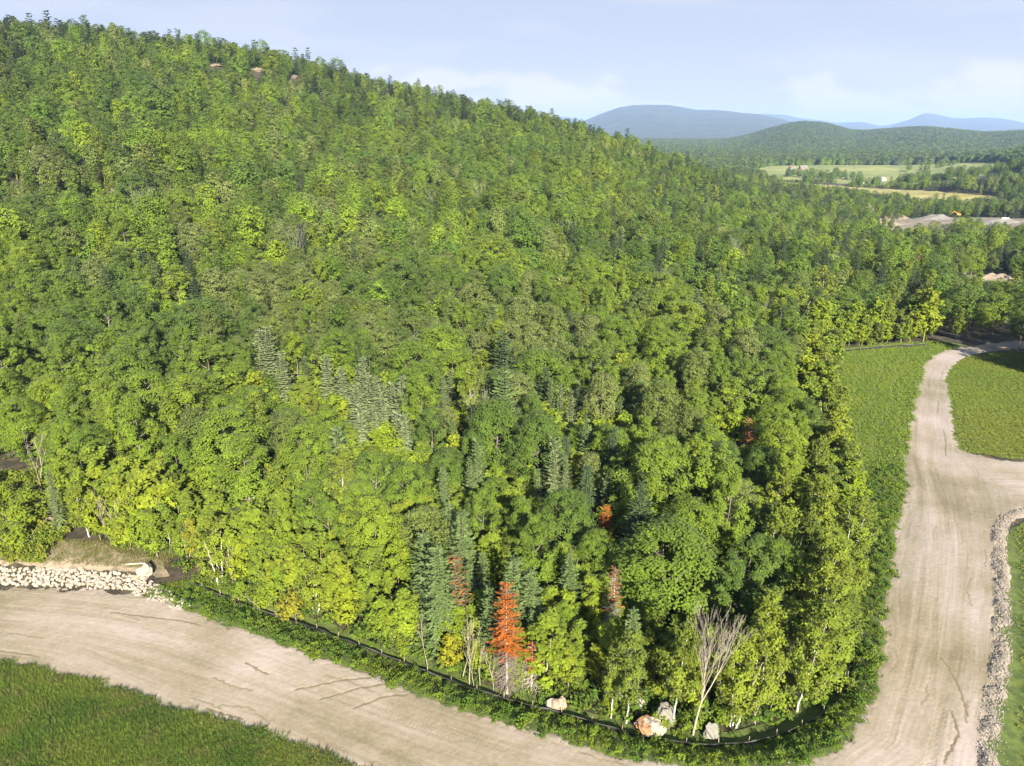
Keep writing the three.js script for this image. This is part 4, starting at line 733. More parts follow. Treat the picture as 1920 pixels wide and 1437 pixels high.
// stone bank along the road
{
  const g = new THREE.Group(), R = rng(808), V = Array.from({ length: 8 }, (_, k) => rockGeo(200 + k, 1, 0.72, 0.85, 2, 0.4, k === 3 ? 0.9 : k === 6 ? 0.35 : 0)), pile = []; let n = 0, tries = 0;
  while (n < 290 && tries++ < 9000) {
    const x = -72 + R() * 36.5, d = 0.2 + R() * 2.1, mid = new THREE.Vector2(); let best = null;
    for (let k = 1; k < INNER.length; k++) if (INNER[k - 1][0] <= x && INNER[k][0] > x) { const t = (x - INNER[k - 1][0]) / (INNER[k][0] - INNER[k - 1][0]); best = lerp(INNER[k - 1][1], INNER[k][1], t); }
    const taper = sstep(-35.6, -43, x); if (best === null || d > 0.5 + 1.8 * taper) continue;
    const z = best - d - 0.2, s = 0.2 + 0.24 * R() * R() + 0.08 * R();
    if (pile.some((q) => (q[0] - x) ** 2 + (q[1] - z) ** 2 < (0.82 * (q[2] + s)) ** 2)) continue;
    pile.push([x, z, s]); const m = part('stone', V[Math.floor(R() * 8)], rockMat, g); m.position.set(x, heightAt(x, z) + s * 0.35 + 0.08, z); m.rotation.set((R() - 0.5) * 0.7, R() * 6.283, (R() - 0.5) * 0.7); m.scale.setScalar(s * 1.12); n++;
  }
  const M = new THREE.Matrix4(), q = new THREE.Quaternion(), im = new THREE.InstancedMesh(V[1], rockMat, 700); im.name = 'small_stones'; im.userData.kind = 'stuff';
  for (let k = 0; k < 700; k++) { const x = -72 + R() * 35.5, d = R() * 2.4 * sstep(-35, -43, x) + R() * 0.6; let best = -68; for (let i = 1; i < INNER.length; i++) if (INNER[i - 1][0] <= x && INNER[i][0] > x) best = INNER[i][1]; const z = best - d; M.compose(new THREE.Vector3(x, heightAt(x, z) + 0.1, z), q.setFromEuler(new THREE.Euler(R() * 3, R() * 6, R() * 3)), new THREE.Vector3(1, 1, 1).multiplyScalar(0.1 + 0.14 * R())); im.setMatrixAt(k, M); }
  g.add(im);
  place(g, 'stone_bank', 'bank of pale riprap stones along the upper edge of the dirt road', 'stone bank');
}
// bare soil and dry weeds above the stones
{
  const soilTex = mottled(512, [0.13, 0.105, 0.065], [0.27, 0.215, 0.15], 9, 51), SOIL = [[-80, -72.2], [-60, -71.6], [-46, -71.2], [-41, -71.5], [-43, -74.2], [-52, -75.6], [-57, -77], [-60.5, -82], [-63.5, -88], [-70, -88], [-67, -81], [-62, -77.5], [-80, -77]];
  const g = sheet(-82, -38, -92, -69, 0.4, (x, z) => polySD(SOIL, x, z) + (fbm(x * 0.6, z * 0.6, 3) - 0.5) * 2, (x, z) => heightAt(x, z) + 0.06 + 0.12 * fbm(x * 1.5, z * 1.5, 3), (x, z) => [x / 5, z / 5]);
  place(new THREE.Mesh(g, new THREE.MeshStandardMaterial({ map: soilTex, roughness: 1 })), 'soil', 'bare brown soil above the stone bank', 'ground', null, 'structure');
}

// ---------------------------------------------------------------- dead and leafless trees
function single(name, label, q, x, z, crownMat, turn = 0, group, category = 'tree') {
  const g = new THREE.Group(); part('trunk', q.wood.geo(), barkMat, g);
  if (q.crown.i.length) part('crown', q.crown.geo(), crownMat, g);
  if (q.bare && q.bare.i.length) part('dead_branches', q.bare.geo(), barkMat, g);
  g.position.set(x, heightAt(x, z) - 0.05, z); g.rotation.y = turn; return place(g, name, label, category, group);
}
const rust = leafMat(0.24, 0.070, 0.011, 0.15), brownNeedle = leafMat(0.20, 0.085, 0.03, 0.15), mixed = leafMat(0.085, 0.088, 0.035, 0.1);
const GREYB = [0.34, 0.29, 0.25];
single('dead_spruce', 'tall dead spruce with rusty orange needles and bare grey lower trunk', conifer(301, { H: 12.8, R: 1.9, base: 0.1, dead: 0.3, taper: 0.85, bark: GREYB, twig: [0.2, 0.165, 0.14], r0: 0.15, spray: 0.42, step: 0.33, fat: 0.24, perWhorl: 8, loss: 0.1 }), -0.5, -54.3, rust, 0.4, 'dead conifers');
single('dead_spruce', 'short dead spruce with orange needles beside the tall rusty one', conifer(302, { H: 6.2, R: 1.3, base: 0.2, dead: 0.45, bark: GREYB, twig: [0.4, 0.34, 0.3], r0: 0.1, fat: 0.2, perWhorl: 6, loss: 0.3 }), 1.9, -54.6, rust, 1.4, 'dead conifers');
single('dead_spruce', 'lone orange dead spruce near the grass clearing side of the wood', conifer(303, { H: 9.5, R: 1.5, base: 0.25, bark: GREYB, showBranches: true, fat: 0.2, loss: 0.1, dead: 0.1, perWhorl: 7 }), 36.6, -100.7, rust, 0.3, 'dead conifers');
single('dead_spruce', 'slim orange dead spruce top in the middle of the wood', conifer(304, { H: 8.6, R: 0.8, base: 0.25, fat: 0.22 }), 11.4, -75.7, rust, 0.8, 'dead conifers');
single('dead_spruce', 'thin brown dead spruce losing its needles behind the maples', conifer(305, { H: 11, R: 1.1, base: 0.2, dead: 0.35, loss: 0.35, bark: GREYB, fat: 0.2, perWhorl: 6 }), 10.3, -60.2, brownNeedle, 0.1, 'dead conifers');
single('dead_spruce', 'fir with browning needles and one orange bough among green firs', conifer(306, { H: 11.5, R: 1.7, base: 0.12, twoTone: 0.3, showBranches: true, twig: GREYB }), -5.7, -61.5, mixed, 0.1, 'dead conifers');
for (const [x, z, k] of [[150, -262, 0], [156, -300, 1], [176, -330, 2]]) single('dead_spruce', ['reddish dead spruce in the low woods beyond the clearing', 'thin brown dead spruce below the gravel pit', 'grey-brown dead spruce by the sandy clearing'][k], conifer(310 + k, { H: 12 - k, R: 1.3, base: 0.15, dead: 0.3, loss: 0.3, bark: GREYB, fat: 0.28, perWhorl: 5 }), x, z, k ? brownNeedle : rust, k, 'dead conifers');
single('bare_tree', 'leafless grey tree with a fan of fine branches by the grey boulder', bareTree(321, 11, { depth: 5, r0: 0.13, lean: [0.08, 0.02], spread: 0.2, bark: [0.32, 0.28, 0.225] }), 16.3, -49.5, null, 0.2, 'leafless trees');
[[-3.6, -54.9, 6.5], [-4.2, -55.4, 7.2], [-3.1, -55.3, 5.8], [-5.0, -56.2, 7], [0.9, -54.9, 5.2], [-1.8, -54.9, 5.5], [-8.5, -58, 6.5], [22.5, -51.0, 6], [24.2, -52.2, 7.5], [-36, -71.8, 6], [-33, -70.8, 6.5], [-50, -76.6, 7.5], [-48.6, -76.2, 7], [-64.8, -87, 9], [-66, -88.5, 8]].forEach(([x, z, H], k) => single('bare_sapling', x < -60 ? 'thin leafless stem at the back of the bare soil patch' : x < -45 ? 'thin pale leafless stem above the stone bank' : x < -30 ? 'thin leafless stem at the end of the stone bank' : x < -7 ? 'single thin leafless sapling by the silt fence' : x < 3 ? 'thin pale leafless sapling beside the rusty dead spruce' : 'thin pale leafless sapling among the corner birches', bareTree(330 + k, H, { depth: 3, r0: 0.06, lean: [(k % 3 - 1) * 0.12, 0.03], spread: 0.26, bark: [0.34, 0.29, 0.22] }), x, z, null, k, 'leafless saplings'));
[[-14, -330, 14], [40, -190, 12], [-62, -205, 14], [78, -250, 13], [20, -260, 13], [-110, -215, 14], [105, -230, 12], [-30, -300, 14], [62, -165, 11], [-6, -105, 11], [88, -300, 13]].forEach(([x, z, H], k) => single('bare_tree', 'grey leafless snag standing among green crowns on the slope', bareTree(350 + k, H * 1.1, { depth: 4, r0: 0.16, lean: [(k % 3 - 1) * 0.1, 0], spread: 0.34, bark: [0.27, 0.25, 0.22] }), x, z, null, k, 'grey snags on the slope'));

// shrubs along the foot of the wood
{
  const R = rng(515), K = KIND.shrub, edge = smooth(FOREST_EDGE.filter((p) => p[0] > -64 && p[1] > -168), 300);
  const shrub = (x, z, s, tint, label, group) => { if (capHeight(x, z, 0.6) < 1.0 || roadSD(x, z) < 1.5) return; const v = Math.floor(R() * 3), g = new THREE.Group(); part('stem', K.v[v].wood, barkMat, g); part('foliage', K.v[v].crown, K.m[tint], g); g.position.set(x, heightAt(x, z) - 0.05, z); g.scale.setScalar(s); g.rotation.y = R() * 6.283; place(g, 'shrub', label, 'shrub', group); };
  for (let k = 4; k < edge.length - 3; k += 2) { const [x, z] = edge[k], [x2, z2] = edge[k + 1], L = Math.hypot(x2 - x, z2 - z), nx = -(z2 - z) / L, nz = (x2 - x) / L, sg = inside(FOREST_MAIN, x + nx * 2, z + nz * 2) ? 1 : -1, d = -0.4 + R() * 2.2, t = R() < 0.06 ? 2 : R() < 0.5 ? 0 : 1; if (R() < 0.3) shrub(x + sg * nx * d, z + sg * nz * d, 0.6 + R() * 0.8, t, ['bright green leafy shrub at the foot of the forest edge', 'mid green leafy shrub at the foot of the forest edge', 'yellowish leafy shrub at the foot of the forest edge'][t === 0 ? 0 : t === 1 ? 1 : 2], 'shrubs along the forest edge'); }
  for (let k = 0; k < 42; k++) { const x = -74 + R() * 15, z = -74 - R() * 10; if (x > -61 && z < -79) continue; shrub(x, z, 0.7 + R() * 0.7, R() < 0.6 ? 0 : 1, 'rounded green bush in the weedy patch above the stone bank', 'bushes above the stone bank'); }
}
//DETAIL
// ---------------------------------------------------------------- ledges on the hillside
[[-178, -541, 6, 1.7, 4], [-200, -523, 4.5, 1.2, 3], [-157, -557, 2.4, 1.6, 3]].forEach(([x, z, a, b, c], k) => { const m = new THREE.Mesh(rockGeo(71 + k, a, b, c, 8, 0.9, 0.15), new THREE.MeshStandardMaterial({ vertexColors: true, color: new THREE.Color().setRGB(0.62, 0.56, 0.47), roughness: 1 })); m.position.set(x, heightAt(x, z) + b * 0.4, z); m.rotation.y = 0.5; place(m, 'rock_ledge', ['long tan rock ledge showing through the trees near the ridge', 'small pinkish rock ledge under tall pale trunks near the ridge', 'short tan rock ledge on its own below the ridge'][k], 'rock ledge', 'rock ledges near the ridge'); });

// ---------------------------------------------------------------- grass and weeds
function tuft(seed, blades, h, spread, wid, seedHeads) {
  const B = new Build(), R = rng(seed);
  for (let k = 0; k < blades; k++) {
    const a = R() * 6.283, r = Math.sqrt(R()) * spread, ln = h * (0.55 + 0.6 * R()), d = norm([Math.cos(a) * 0.5 + (R() - 0.5) * 0.5, 1, Math.sin(a) * 0.5 + (R() - 0.5) * 0.5]), n = norm([Math.cos(a + 1.3), 0.35, Math.sin(a + 1.3)]), t = 0.7 + 0.6 * R(), w = seedHeads && R() < seedHeads ? [1.9 * t, 1.25 * t, 1.6 * t] : [t, t, t];
    const kx = n[0] * d[0] + n[1] * d[1] + n[2] * d[2], nn = norm([n[0] - d[0] * kx, n[1] - d[1] * kx, n[2] - d[2] * kx]), sn = nn;
    B.leaf(Math.cos(a) * r, 0, Math.sin(a) * r, d[0], d[1], d[2], nn[0], nn[1], nn[2], ln, wid * (0.7 + 0.6 * R()), sn[0], sn[1], sn[2], w);
  }
  return B.geo();
}
function weed(seed, h, spread, n, len) { const B = new Build(), R = rng(seed); for (let k = 0; k < 4; k++) clump(B, R, [(R() - 0.5) * spread * 1.4, h * (0.35 + 0.5 * R()), (R() - 0.5) * spread * 1.4], spread * 0.6, 0.7, n / 4, len, [0, 1, 0], 0.7, 0.8 + 0.4 * R()); return B.geo(); }
const grassMat = new THREE.MeshPhysicalMaterial({ color: 0xffffff, vertexColors: true, roughness: 1, transmission: 0.25, thickness: 0, specularIntensity: 0.3, side: THREE.DoubleSide });
function strew(name, label, shapes, list) {
  const g = new THREE.Group(), M = new THREE.Matrix4(), q = new THREE.Quaternion(), E = new THREE.Euler(), C = new THREE.Color();
  shapes.forEach((sh, k) => { const L = list.filter((_, i) => i % shapes.length === k); if (!L.length) return; const m = new THREE.InstancedMesh(sh, grassMat, L.length); m.name = numbered('tufts'); m.userData.kind = 'stuff'; L.forEach((t, i) => { M.compose(new THREE.Vector3(t[0], heightAt(t[0], t[1]) + 0.06, t[1]), q.setFromEuler(E.set(0, t[3], 0)), new THREE.Vector3(t[2], t[2] * (t[5] || 1), t[2])); m.setMatrixAt(i, M); m.setColorAt(i, C.setRGB(...t[4])); }); g.add(m); });
  place(g, name, label, 'grass', null, 'stuff');
}
const FENCE = [[-37.5, -70.9], [-26.9, -65.9], [-14, -59.8], [-3, -54.2], [6.7, -50.8], [11.1, -49.1], [17.8, -48.1], [25.3, -49.8], [30.8, -53], [34.8, -58.8], [37.5, -64]];
const FENCE_S = smooth(FENCE, 90);
{
  const R = rng(616), T = [tuft(1, 26, 0.3, 0.34, 0.02, 0.06), tuft(2, 24, 0.38, 0.34, 0.018, 0.14), tuft(3, 28, 0.24, 0.36, 0.022, 0.03)], Wd = [tuft(4, 20, 0.24, 0.5, 0.035, 0.02), tuft(5, 20, 0.18, 0.55, 0.035, 0)], L = [weed(6, 0.45, 0.36, 44, 0.17), weed(7, 0.6, 0.34, 48, 0.19), weed(8, 0.32, 0.4, 40, 0.15)];
  const A = [], Vg = [], Vw = [], F = [];
  const mixc = (a, b, t) => [0, 1, 2].map((k) => lerp(a[k], b[k], t));
  for (let n = 0; n < 62000; n++) {                                   // field below the road
    const x = -64 + R() * 66, z = -61 + R() * 25; if (z < -60 || -z < x * -0.0 + 36) continue; const e = roadEdge(x, z); if (e < 0.1 - 0.9 * R() * R() * R() || polySD(LOWER_FIELD, x, z) > 1.2) continue;
    const p = fbm(x * 0.22, z * 0.22, 3), q = fbm(x * 0.9 + 5, z * 0.9, 2), c = mixc(mixc([0.072, 0.130, 0.017], [0.116, 0.168, 0.022], sstep(0.3, 0.7, p)), [0.15, 0.135, 0.05], sstep(0.62, 0.8, q) * 0.5 + (e < 1.2 ? 0.25 * R() : 0));
    A.push([x, z, 0.7 + 0.6 * R() + 0.25 * p, R() * 6.283, c, 0.85 + 0.4 * q]);
  }
  for (let n = 0; n < 110000; n++) {                                   // verge
    const x = -44 + R() * 152, z = -170 + R() * 127; const e = roadEdge(x, z); if (e < 0.05 - 0.9 * R() * R() * R() || e > 26) continue; if (polySD(VERGE, x, z) > 1.3) continue;
    const dF = x < 37 && z > -70 ? lineDist(FENCE_S, x, z) : 9, out = x < 37 && z > -70 && inside(FOREST_MAIN, x + (x < 20 ? 0 : -1.3), z - (x < 30 ? 1.3 : 0)); if (dF < 0.3) continue; if (out && R() < 0.85) continue;
    const far = z < -100, p = fbm(x * 0.3, z * 0.3, 3);
    if (far) { const rut = [4.5, 7.4, 11.2, 15].some((d) => Math.abs(roadSD(x, z) + (fbm(x * 0.08, z * 0.08, 2) - 0.5) * 3 - d) < 0.35); if (rut && R() < 0.75) continue; F.push([x, z, 0.9 + 0.6 * R(), R() * 6.283, mixc([0.105, 0.165, 0.02], [0.160, 0.205, 0.03], p), rut ? 0.4 : 0.8 + 0.4 * R()]); continue; }
    if (R() < 0.28 + 0.5 * sstep(0.4, 0.65, fbm(x * 0.25 + 9, z * 0.25, 2))) Vw.push([x, z, 0.5 + 0.6 * R(), R() * 6.283, mixc([0.072, 0.130, 0.013], [0.130, 0.185, 0.014], sstep(0.3, 0.7, p + (R() - 0.5) * 0.4)), 0.8 + 0.5 * R()]); else Vg.push([x, z, 0.8 + 0.5 * R(), R() * 6.283, mixc([0.085, 0.140, 0.015], [0.145, 0.185, 0.022], p), 1]);
  }
  for (let n = 0; n < 80000; n++) {                                   // fields to the east
    const x = 40 + R() * 82, z = -164 + R() * 122; const e = roadEdge(x, z); if (e < 0.2) continue; const nearF = polySD(EAST_FIELD_NEAR, x, z) < 0; if (!nearF && polySD(EAST_FIELD, x, z) > 0.4) continue; if (x / (-z * 0.941 + 17) > 0.8) continue; if (nearF && e < 2.5) continue;
    const p = fbm(x * 0.1, z * 0.1, 3), y = sstep(0.45, 0.62, fbm(x * 0.06 + 4, z * 0.06, 2)); F.push([x, z, 0.8 + 0.6 * R(), R() * 6.283, mixc(mixc([0.115, 0.165, 0.022], [0.160, 0.200, 0.032], p), [0.165, 0.170, 0.03], y * 0.35 + (nearF ? 0.4 : 0)), 0.6 + 0.4 * R()]);
  }
  for (let n = 0; n < 2600; n++) { const x = -80 + R() * 24, z = -91 + R() * 19; if (roadSD(x, z) < 3.2 || (x > -62 && z < -78)) continue; Vw.push([x, z, 0.8 + 0.9 * R(), R() * 6.283, mixc([0.10, 0.150, 0.012], [0.17, 0.19, 0.014], R()), 1 + R()]); }
  for (let n = 0; n < 2600; n++) { const x = -78 + R() * 36, z = -76.5 + R() * 4.6; if (roadSD(x, z) < 3.4) continue; A.push([x, z, 0.6 + 0.5 * R(), R() * 6.283, mixc([0.20, 0.17, 0.09], [0.12, 0.15, 0.02], R()), 0.8]); }
  const under = [];
  for (let n = 0; n < 30000 && under.length < 7500; n++) { const a = (R() - 0.5) * 1.5, r = 50 + R() * 130, x = Math.sin(a) * r, z = -Math.cos(a) * r; if (!allowed(x, z)) continue; const dE = lineDist(FOREST_EDGE, x, z); if (dE > 16 && R() < 0.6) continue; under.push([x, z, 1.0 + 1.4 * R(), R() * 6.283, mixc([0.060, 0.115, 0.013], [0.115, 0.165, 0.014], R()), 0.9 + 0.6 * R()]); }
  strew('undergrowth', 'low leafy undergrowth on the forest floor', L, under);
  strew('grass', 'tall dark green grass of the field below the road', T, A); strew('grass', 'loose green grass on the verge between road and wood', [T[0], T[2]], Vg); strew('weeds', 'low leafy weeds on the verge between road and wood', L, Vw); strew('grass', 'short green grass of the clearing and eastern fields', Wd, F);
  console.log('tufts', A.length, Vg.length, Vw.length, F.length);
}

// ---------------------------------------------------------------- silt fences
function siltFence(label, pts, h, seed) {
  const g = new THREE.Group(), R = rng(seed), line = smooth(pts, Math.round(pts.length * 14)), pos = [], idx = [], cols = [], n = line.length;
  for (let k = 0; k < n; k++) {
    const [x, z] = line[k], a = line[Math.max(0, k - 1)], b = line[Math.min(n - 1, k + 1)], L = Math.hypot(b[0] - a[0], b[1] - a[1]), nx = -(b[1] - a[1]) / L, nz = (b[0] - a[0]) / L, sag = Math.abs(Math.sin(k * 0.55)) * 0.12 + 0.15 * noise(k * 0.3, seed), bow = (noise(k * 0.4, 7 + seed) - 0.5) * 0.3;
    for (let q = 0; q <= 5; q++) { const t = q / 5, side = t < 1 ? 0 : 0, y = heightAt(x, z) + 0.02 + (h - sag) * t; pos.push(x + nx * (bow * Math.sin(t * 3.1) + 0.25 * t), y, z + nz * (bow * Math.sin(t * 3.1) + 0.25 * t)); cols.push(...(q > 4 ? [0.12, 0.115, 0.105] : [0.018, 0.018, 0.02])); }
    if (k) for (let q = 0; q < 5; q++) { const a0 = (k - 1) * 6 + q, b0 = k * 6 + q; idx.push(a0, b0, a0 + 1, a0 + 1, b0, b0 + 1); }
  }
  const f = new THREE.BufferGeometry(); f.setAttribute('position', new THREE.Float32BufferAttribute(pos, 3)); f.setAttribute('color', new THREE.Float32BufferAttribute(cols, 3)); f.setIndex(idx); f.computeVertexNormals();
  part('fabric', f, new THREE.MeshStandardMaterial({ vertexColors: true, roughness: 0.8, side: THREE.DoubleSide }), g);
  const st = new THREE.BoxGeometry(0.05, h + 0.55, 0.05), sm = new THREE.MeshStandardMaterial({ color: new THREE.Color().setRGB(0.30, 0.24, 0.17), roughness: 0.9 });
  for (let k = 2; k < n; k += 5) { const m = part('stake', st, sm, g), [x, z] = line[k]; m.position.set(x, heightAt(x, z) + (h - 0.2) / 2, z); m.rotation.set((R() - 0.5) * 0.3, R(), (R() - 0.5) * 0.3); }
  return place(g, 'silt_fence', label, 'silt fence', 'silt fences');
}
siltFence('sagging black silt fence on stakes along the front edge of the wood', FENCE, 0.75, 3);
siltFence('black silt fence at the back of the grass clearing', [[76, -157], [78.5, -161], [84, -163.6], [92, -165.3], [101, -166.4]], 0.8, 4);

// ---------------------------------------------------------------- gravel berm along the outer edge of the road
{
  const line = smooth([[30, -34], [36.6, -38.6], [40.2, -45.8], [48.4, -56.8], [56.8, -69.6], [63.2, -79.9], [67, -84.3], [75, -87.4], [88, -89.8]], 420), R = rng(919), N = 16, pos = [], idx = [], col = [], W = 1.05;
  line.forEach(([x, z], k) => {
    const a = line[Math.max(0, k - 1)], b = line[Math.min(line.length - 1, k + 1)], L = Math.hypot(b[0] - a[0], b[1] - a[1]), nx = -(b[1] - a[1]) / L, nz = (b[0] - a[0]) / L;
    for (let q = 0; q <= N; q++) { const t = (q / N) * 2 - 1, ww = W * (0.75 + 0.7 * fbm(x * 0.45, z * 0.45, 3)), px = x + nx * t * ww, pz = z + nz * t * ww, e = Math.cos(t * 1.5708), y = heightAt(px, pz) - 0.05 + e * 0.75 * Math.max(0, fbm(px * 0.7, pz * 0.7, 3) - 0.16) + e * 0.3 * (Math.abs(noise(px * 2.6, pz * 2.6) - 0.5) - 0.2) + e * 0.26 * (Math.abs(noise(px * 6, pz * 6) - 0.5) - 0.2); pos.push(px, y, pz); const c = 0.75 + 0.5 * fbm(px * 2, pz * 2, 3); col.push(0.235 * c, 0.195 * c, 0.165 * c); }
    if (k) for (let q = 0; q < N; q++) { const i = (k - 1) * (N + 1) + q, j = i + N + 1; idx.push(i, i + 1, j, i + 1, j + 1, j); }
  });
  const g = new THREE.BufferGeometry(); g.setAttribute('position', new THREE.Float32BufferAttribute(pos, 3)); g.setAttribute('color', new THREE.Float32BufferAttribute(col, 3)); g.setIndex(idx); g.computeVertexNormals();
  place(new THREE.Mesh(g, new THREE.MeshStandardMaterial({ vertexColors: true, roughness: 1, side: THREE.DoubleSide })), 'gravel_berm', 'rough pinkish gravel ridge along the outer edge of the dirt road', 'berm', null, 'structure');
  const pebble = rockGeo(400, 1, 0.75, 0.9, 1, 0.4, 0), im = new THREE.InstancedMesh(pebble, rockMat, 13000), M = new THREE.Matrix4(), q = new THREE.Quaternion();
  for (let k = 0; k < 13000; k++) { const [x, z] = line[Math.floor(R() * line.length)], px = x + (R() + R() - 1) * 1.7, pz = z + (R() - 0.5) * 1.2, e = Math.max(0, 1 - lineDist(line, px, pz) / W); M.compose(new THREE.Vector3(px, heightAt(px, pz) + 0.03 + Math.sin(e * 1.57) * 0.75 * Math.max(0, fbm(px * 0.7, pz * 0.7, 3) - 0.16), pz), q.setFromEuler(new THREE.Euler(R() * 3, R() * 6, R() * 3)), new THREE.Vector3(1, 1, 1).multiplyScalar(0.03 + 0.13 * R() * R() * R())); im.setMatrixAt(k, M); }
  place(im, 'gravel', 'loose stones strewn over the gravel ridge', 'gravel', null, 'stuff');
  // loose stones along the road
  const jm = new THREE.InstancedMesh(pebble, rockMat, 2600); for (let k = 0; k < 2600; k++) { const c = 6 + Math.floor(R() * (INNER.length - 14)), side = R() < 0.5 ? INNER : OUTER, [ax, az] = side[c], px = ax + (R() - 0.5) * 5, pz = az + (R() - 0.5) * 5; M.compose(new THREE.Vector3(px, heightAt(px, pz) + 0.1, pz), q.setFromEuler(new THREE.Euler(R() * 3, R() * 6, R() * 3)), new THREE.Vector3(1, 1, 1).multiplyScalar(0.02 + 0.07 * R() * R())); jm.setMatrixAt(k, M); }
  place(jm, 'pebbles', 'scattered pebbles along the edges of the dirt road', 'pebbles', null, 'stuff');
}

// ---------------------------------------------------------------- logs
function log(label, x, z, len, r, turn, tilt, tone) { const B = new Build(), R = rng(Math.round(x * 100 + 9000)), pts = [], rad = []; for (let k = 0; k <= 8; k++) { const t = k / 8; pts.push([(t - 0.5) * len, (R() - 0.5) * 0.06, (R() - 0.5) * 0.1]); rad.push(r * (1 - 0.4 * t)); } B.tube([[-len / 2 - 0.01, 0, 0], ...pts, [len / 2 + 0.01, 0, 0]], [0.01, ...rad, 0.01], 8, tone, () => 0.8 + 0.4 * R()); const m = new THREE.Mesh(B.geo(), barkMat); m.position.set(x, heightAt(x, z) + r * 0.8, z); m.rotation.set(0, turn, tilt); return place(m, 'fallen_log', label, 'log', 'fallen logs'); }
log('pale fallen log lying behind the squarish tan boulder', -46.2, -72.4, 4.6, 0.14, 0.06, 0.02, [0.34, 0.29, 0.22]);
log('dark fallen log at the foot of the bare soil patch', -60.4, -79.6, 2.4, 0.14, 0.2, 0, [0.12, 0.1, 0.08]);
log('short whitish log on the soil above the stone bank', -56.5, -73.4, 1.8, 0.1, 0.5, 0, [0.4, 0.36, 0.3]);
log('pale broken trunk leaning by the sandy clearing', 213, -300, 12, 0.2, 0.7, 0.35, [0.36, 0.33, 0.29]);

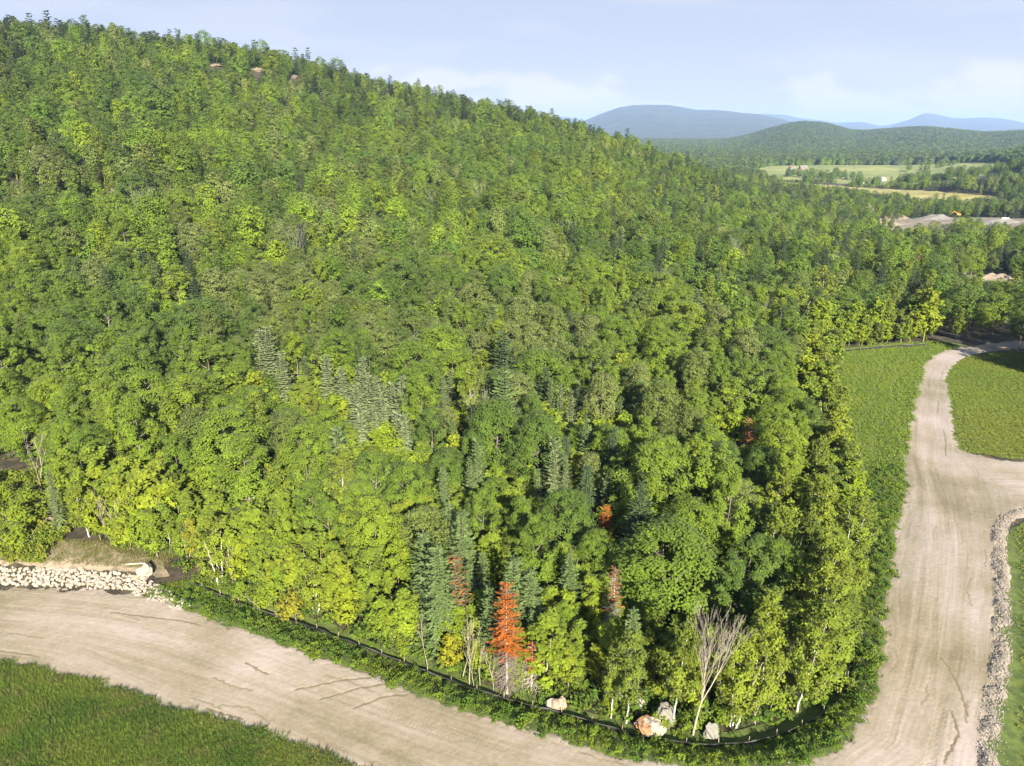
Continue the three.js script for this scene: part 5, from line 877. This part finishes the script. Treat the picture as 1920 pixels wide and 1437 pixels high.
// ---------------------------------------------------------------- in the gravel pit
const box = (w, h, d) => new THREE.BoxGeometry(w, h, d);
const paint = (r, g, b, rough = 0.5) => new THREE.MeshStandardMaterial({ color: new THREE.Color().setRGB(r, g, b), roughness: rough });
function at(m, x, y, z, rx = 0, ry = 0, rz = 0) { m.position.set(x, y, z); m.rotation.set(rx, ry, rz); return m; }
{
  const g = new THREE.Group(), or = paint(0.6, 0.26, 0.03), dk = paint(0.03, 0.03, 0.03, 0.8);
  for (const s of [-1, 1]) at(part('track', box(3.8, 0.9, 0.6), dk, g), 0, 0.45, s * 1.1);
  at(part('body', box(3.4, 1.3, 2.6), or, g), -0.4, 1.65, 0); const cab = at(part('cab', box(1.5, 1.5, 1.1), or, g), 0.8, 2.6, 0.7); at(part('window', box(1.1, 0.8, 1.12), paint(0.03, 0.05, 0.06, 0.1), cab), 0.1, 0.15, 0.01);
  at(part('boom', box(4.6, 0.5, 0.45), or, g), 3.0, 3.6, -0.3, 0, 0, 0.65); at(part('arm', box(3.2, 0.4, 0.36), or, g), 5.6, 3.9, -0.3, 0, 0, -0.95); at(part('bucket', box(1, 0.9, 1.1), dk, g), 6.5, 2.4, -0.3, 0, 0, 0.3);
  g.position.set(372, heightAt(372, -603) + 2.2, -603); g.rotation.y = 2.7; g.scale.setScalar(0.75); place(g, 'excavator', 'orange excavator on top of the gravel pile in the pit', 'excavator');
  const t = new THREE.Group(), wh = paint(0.75, 0.75, 0.74), tyre = new THREE.CylinderGeometry(0.5, 0.5, 0.4, 16).rotateX(Math.PI / 2);
  at(part('cab', box(1.9, 2.2, 2.3), wh, t), 2.4, 1.7, 0); at(part('window', box(0.08, 0.8, 1.9), paint(0.03, 0.05, 0.06, 0.1), t), 3.37, 2.2, 0); at(part('cargo_box', box(4.6, 2.0, 2.4), wh, t), -1.2, 1.9, 0); for (const x of [2.3, -0.6, -2.4]) for (const s of [-1, 1]) at(part('wheel', tyre, dk, t), x, 0.5, s * 1.05);
  t.position.set(394, heightAt(394, -577) + 0.4, -577); t.rotation.y = -0.3; t.scale.setScalar(0.75); place(t, 'truck', 'small white truck parked in the gravel pit', 'truck');
  const p = new THREE.Group(), wd = paint(0.22, 0.18, 0.14, 0.9); at(part('pole', new THREE.CylinderGeometry(0.12, 0.17, 13, 8), wd, p), 0, 6.3, 0); at(part('crossarm', box(2.4, 0.14, 0.14), wd, p), 0, 11.9, 0); p.position.set(335, heightAt(335, -620), -620); place(p, 'utility_pole', 'thin utility pole behind the gravel piles', 'utility pole');
}
// ---------------------------------------------------------------- farm buildings in the valley
function house(name, label, x, z, w, d, h, turn, wall, roof, group) {
  const g = new THREE.Group(), wm = paint(...wall, 0.8), rm = paint(...roof, 0.7), sh = new THREE.Shape([[-d / 2, -0.6], [d / 2, -0.6], [d / 2, h], [0, h + d * 0.42], [-d / 2, h]].map((p) => new THREE.Vector2(...p))), e = new THREE.ExtrudeGeometry(sh, { depth: w, bevelEnabled: false }).translate(0, 0, -w / 2).rotateY(Math.PI / 2);
  part('wall', e, wm, g); const sl = Math.hypot(d / 2, d * 0.42) + 0.5, an = Math.atan2(d * 0.42, d / 2);
  for (const s of [-1, 1]) at(part('roof', box(w + 0.8, 0.22, sl), rm, g), 0, h + d * 0.21 + 0.18, s * d * 0.26, s * an, 0, 0);
  for (let k = 0; k < 3; k++) at(part('window', box(1.1, 1.3, 0.1), paint(0.04, 0.05, 0.06, 0.2), g), (k - 1) * w * 0.3, h * 0.55, d / 2 + 0.05); at(part('door', box(1.2, 2.1, 0.1), paint(0.12, 0.08, 0.06), g), w * 0.12, 1, d / 2 + 0.06);
  g.position.set(x, heightAt(x, z) + 0.5, z); g.rotation.y = turn; g.scale.setScalar(0.7); place(g, name, label, 'building', group);
}
house('farmhouse', 'white farmhouse with a brown roof at the edge of the far meadow', 524, -1385, 16, 9, 5, 0.2, [0.42, 0.42, 0.4], [0.17, 0.11, 0.09], 'farm buildings');
house('barn', 'brown barn with a grey roof beside the white farmhouse', 548, -1392, 20, 10, 5, 0.1, [0.16, 0.12, 0.095], [0.15, 0.14, 0.135], 'farm buildings');
house('farmhouse', 'small white house under the hedgerow trees', 604, -1199, 11, 8, 4.5, 0.3, [0.72, 0.72, 0.7], [0.2, 0.2, 0.22], 'farm buildings');
house('barn', 'low dark-roofed shed at the end of the hedgerow', 535, -1130, 16, 8, 3.5, 0.2, [0.55, 0.53, 0.5], [0.1, 0.09, 0.09], 'farm buildings');
renderer.render(scene, camera);
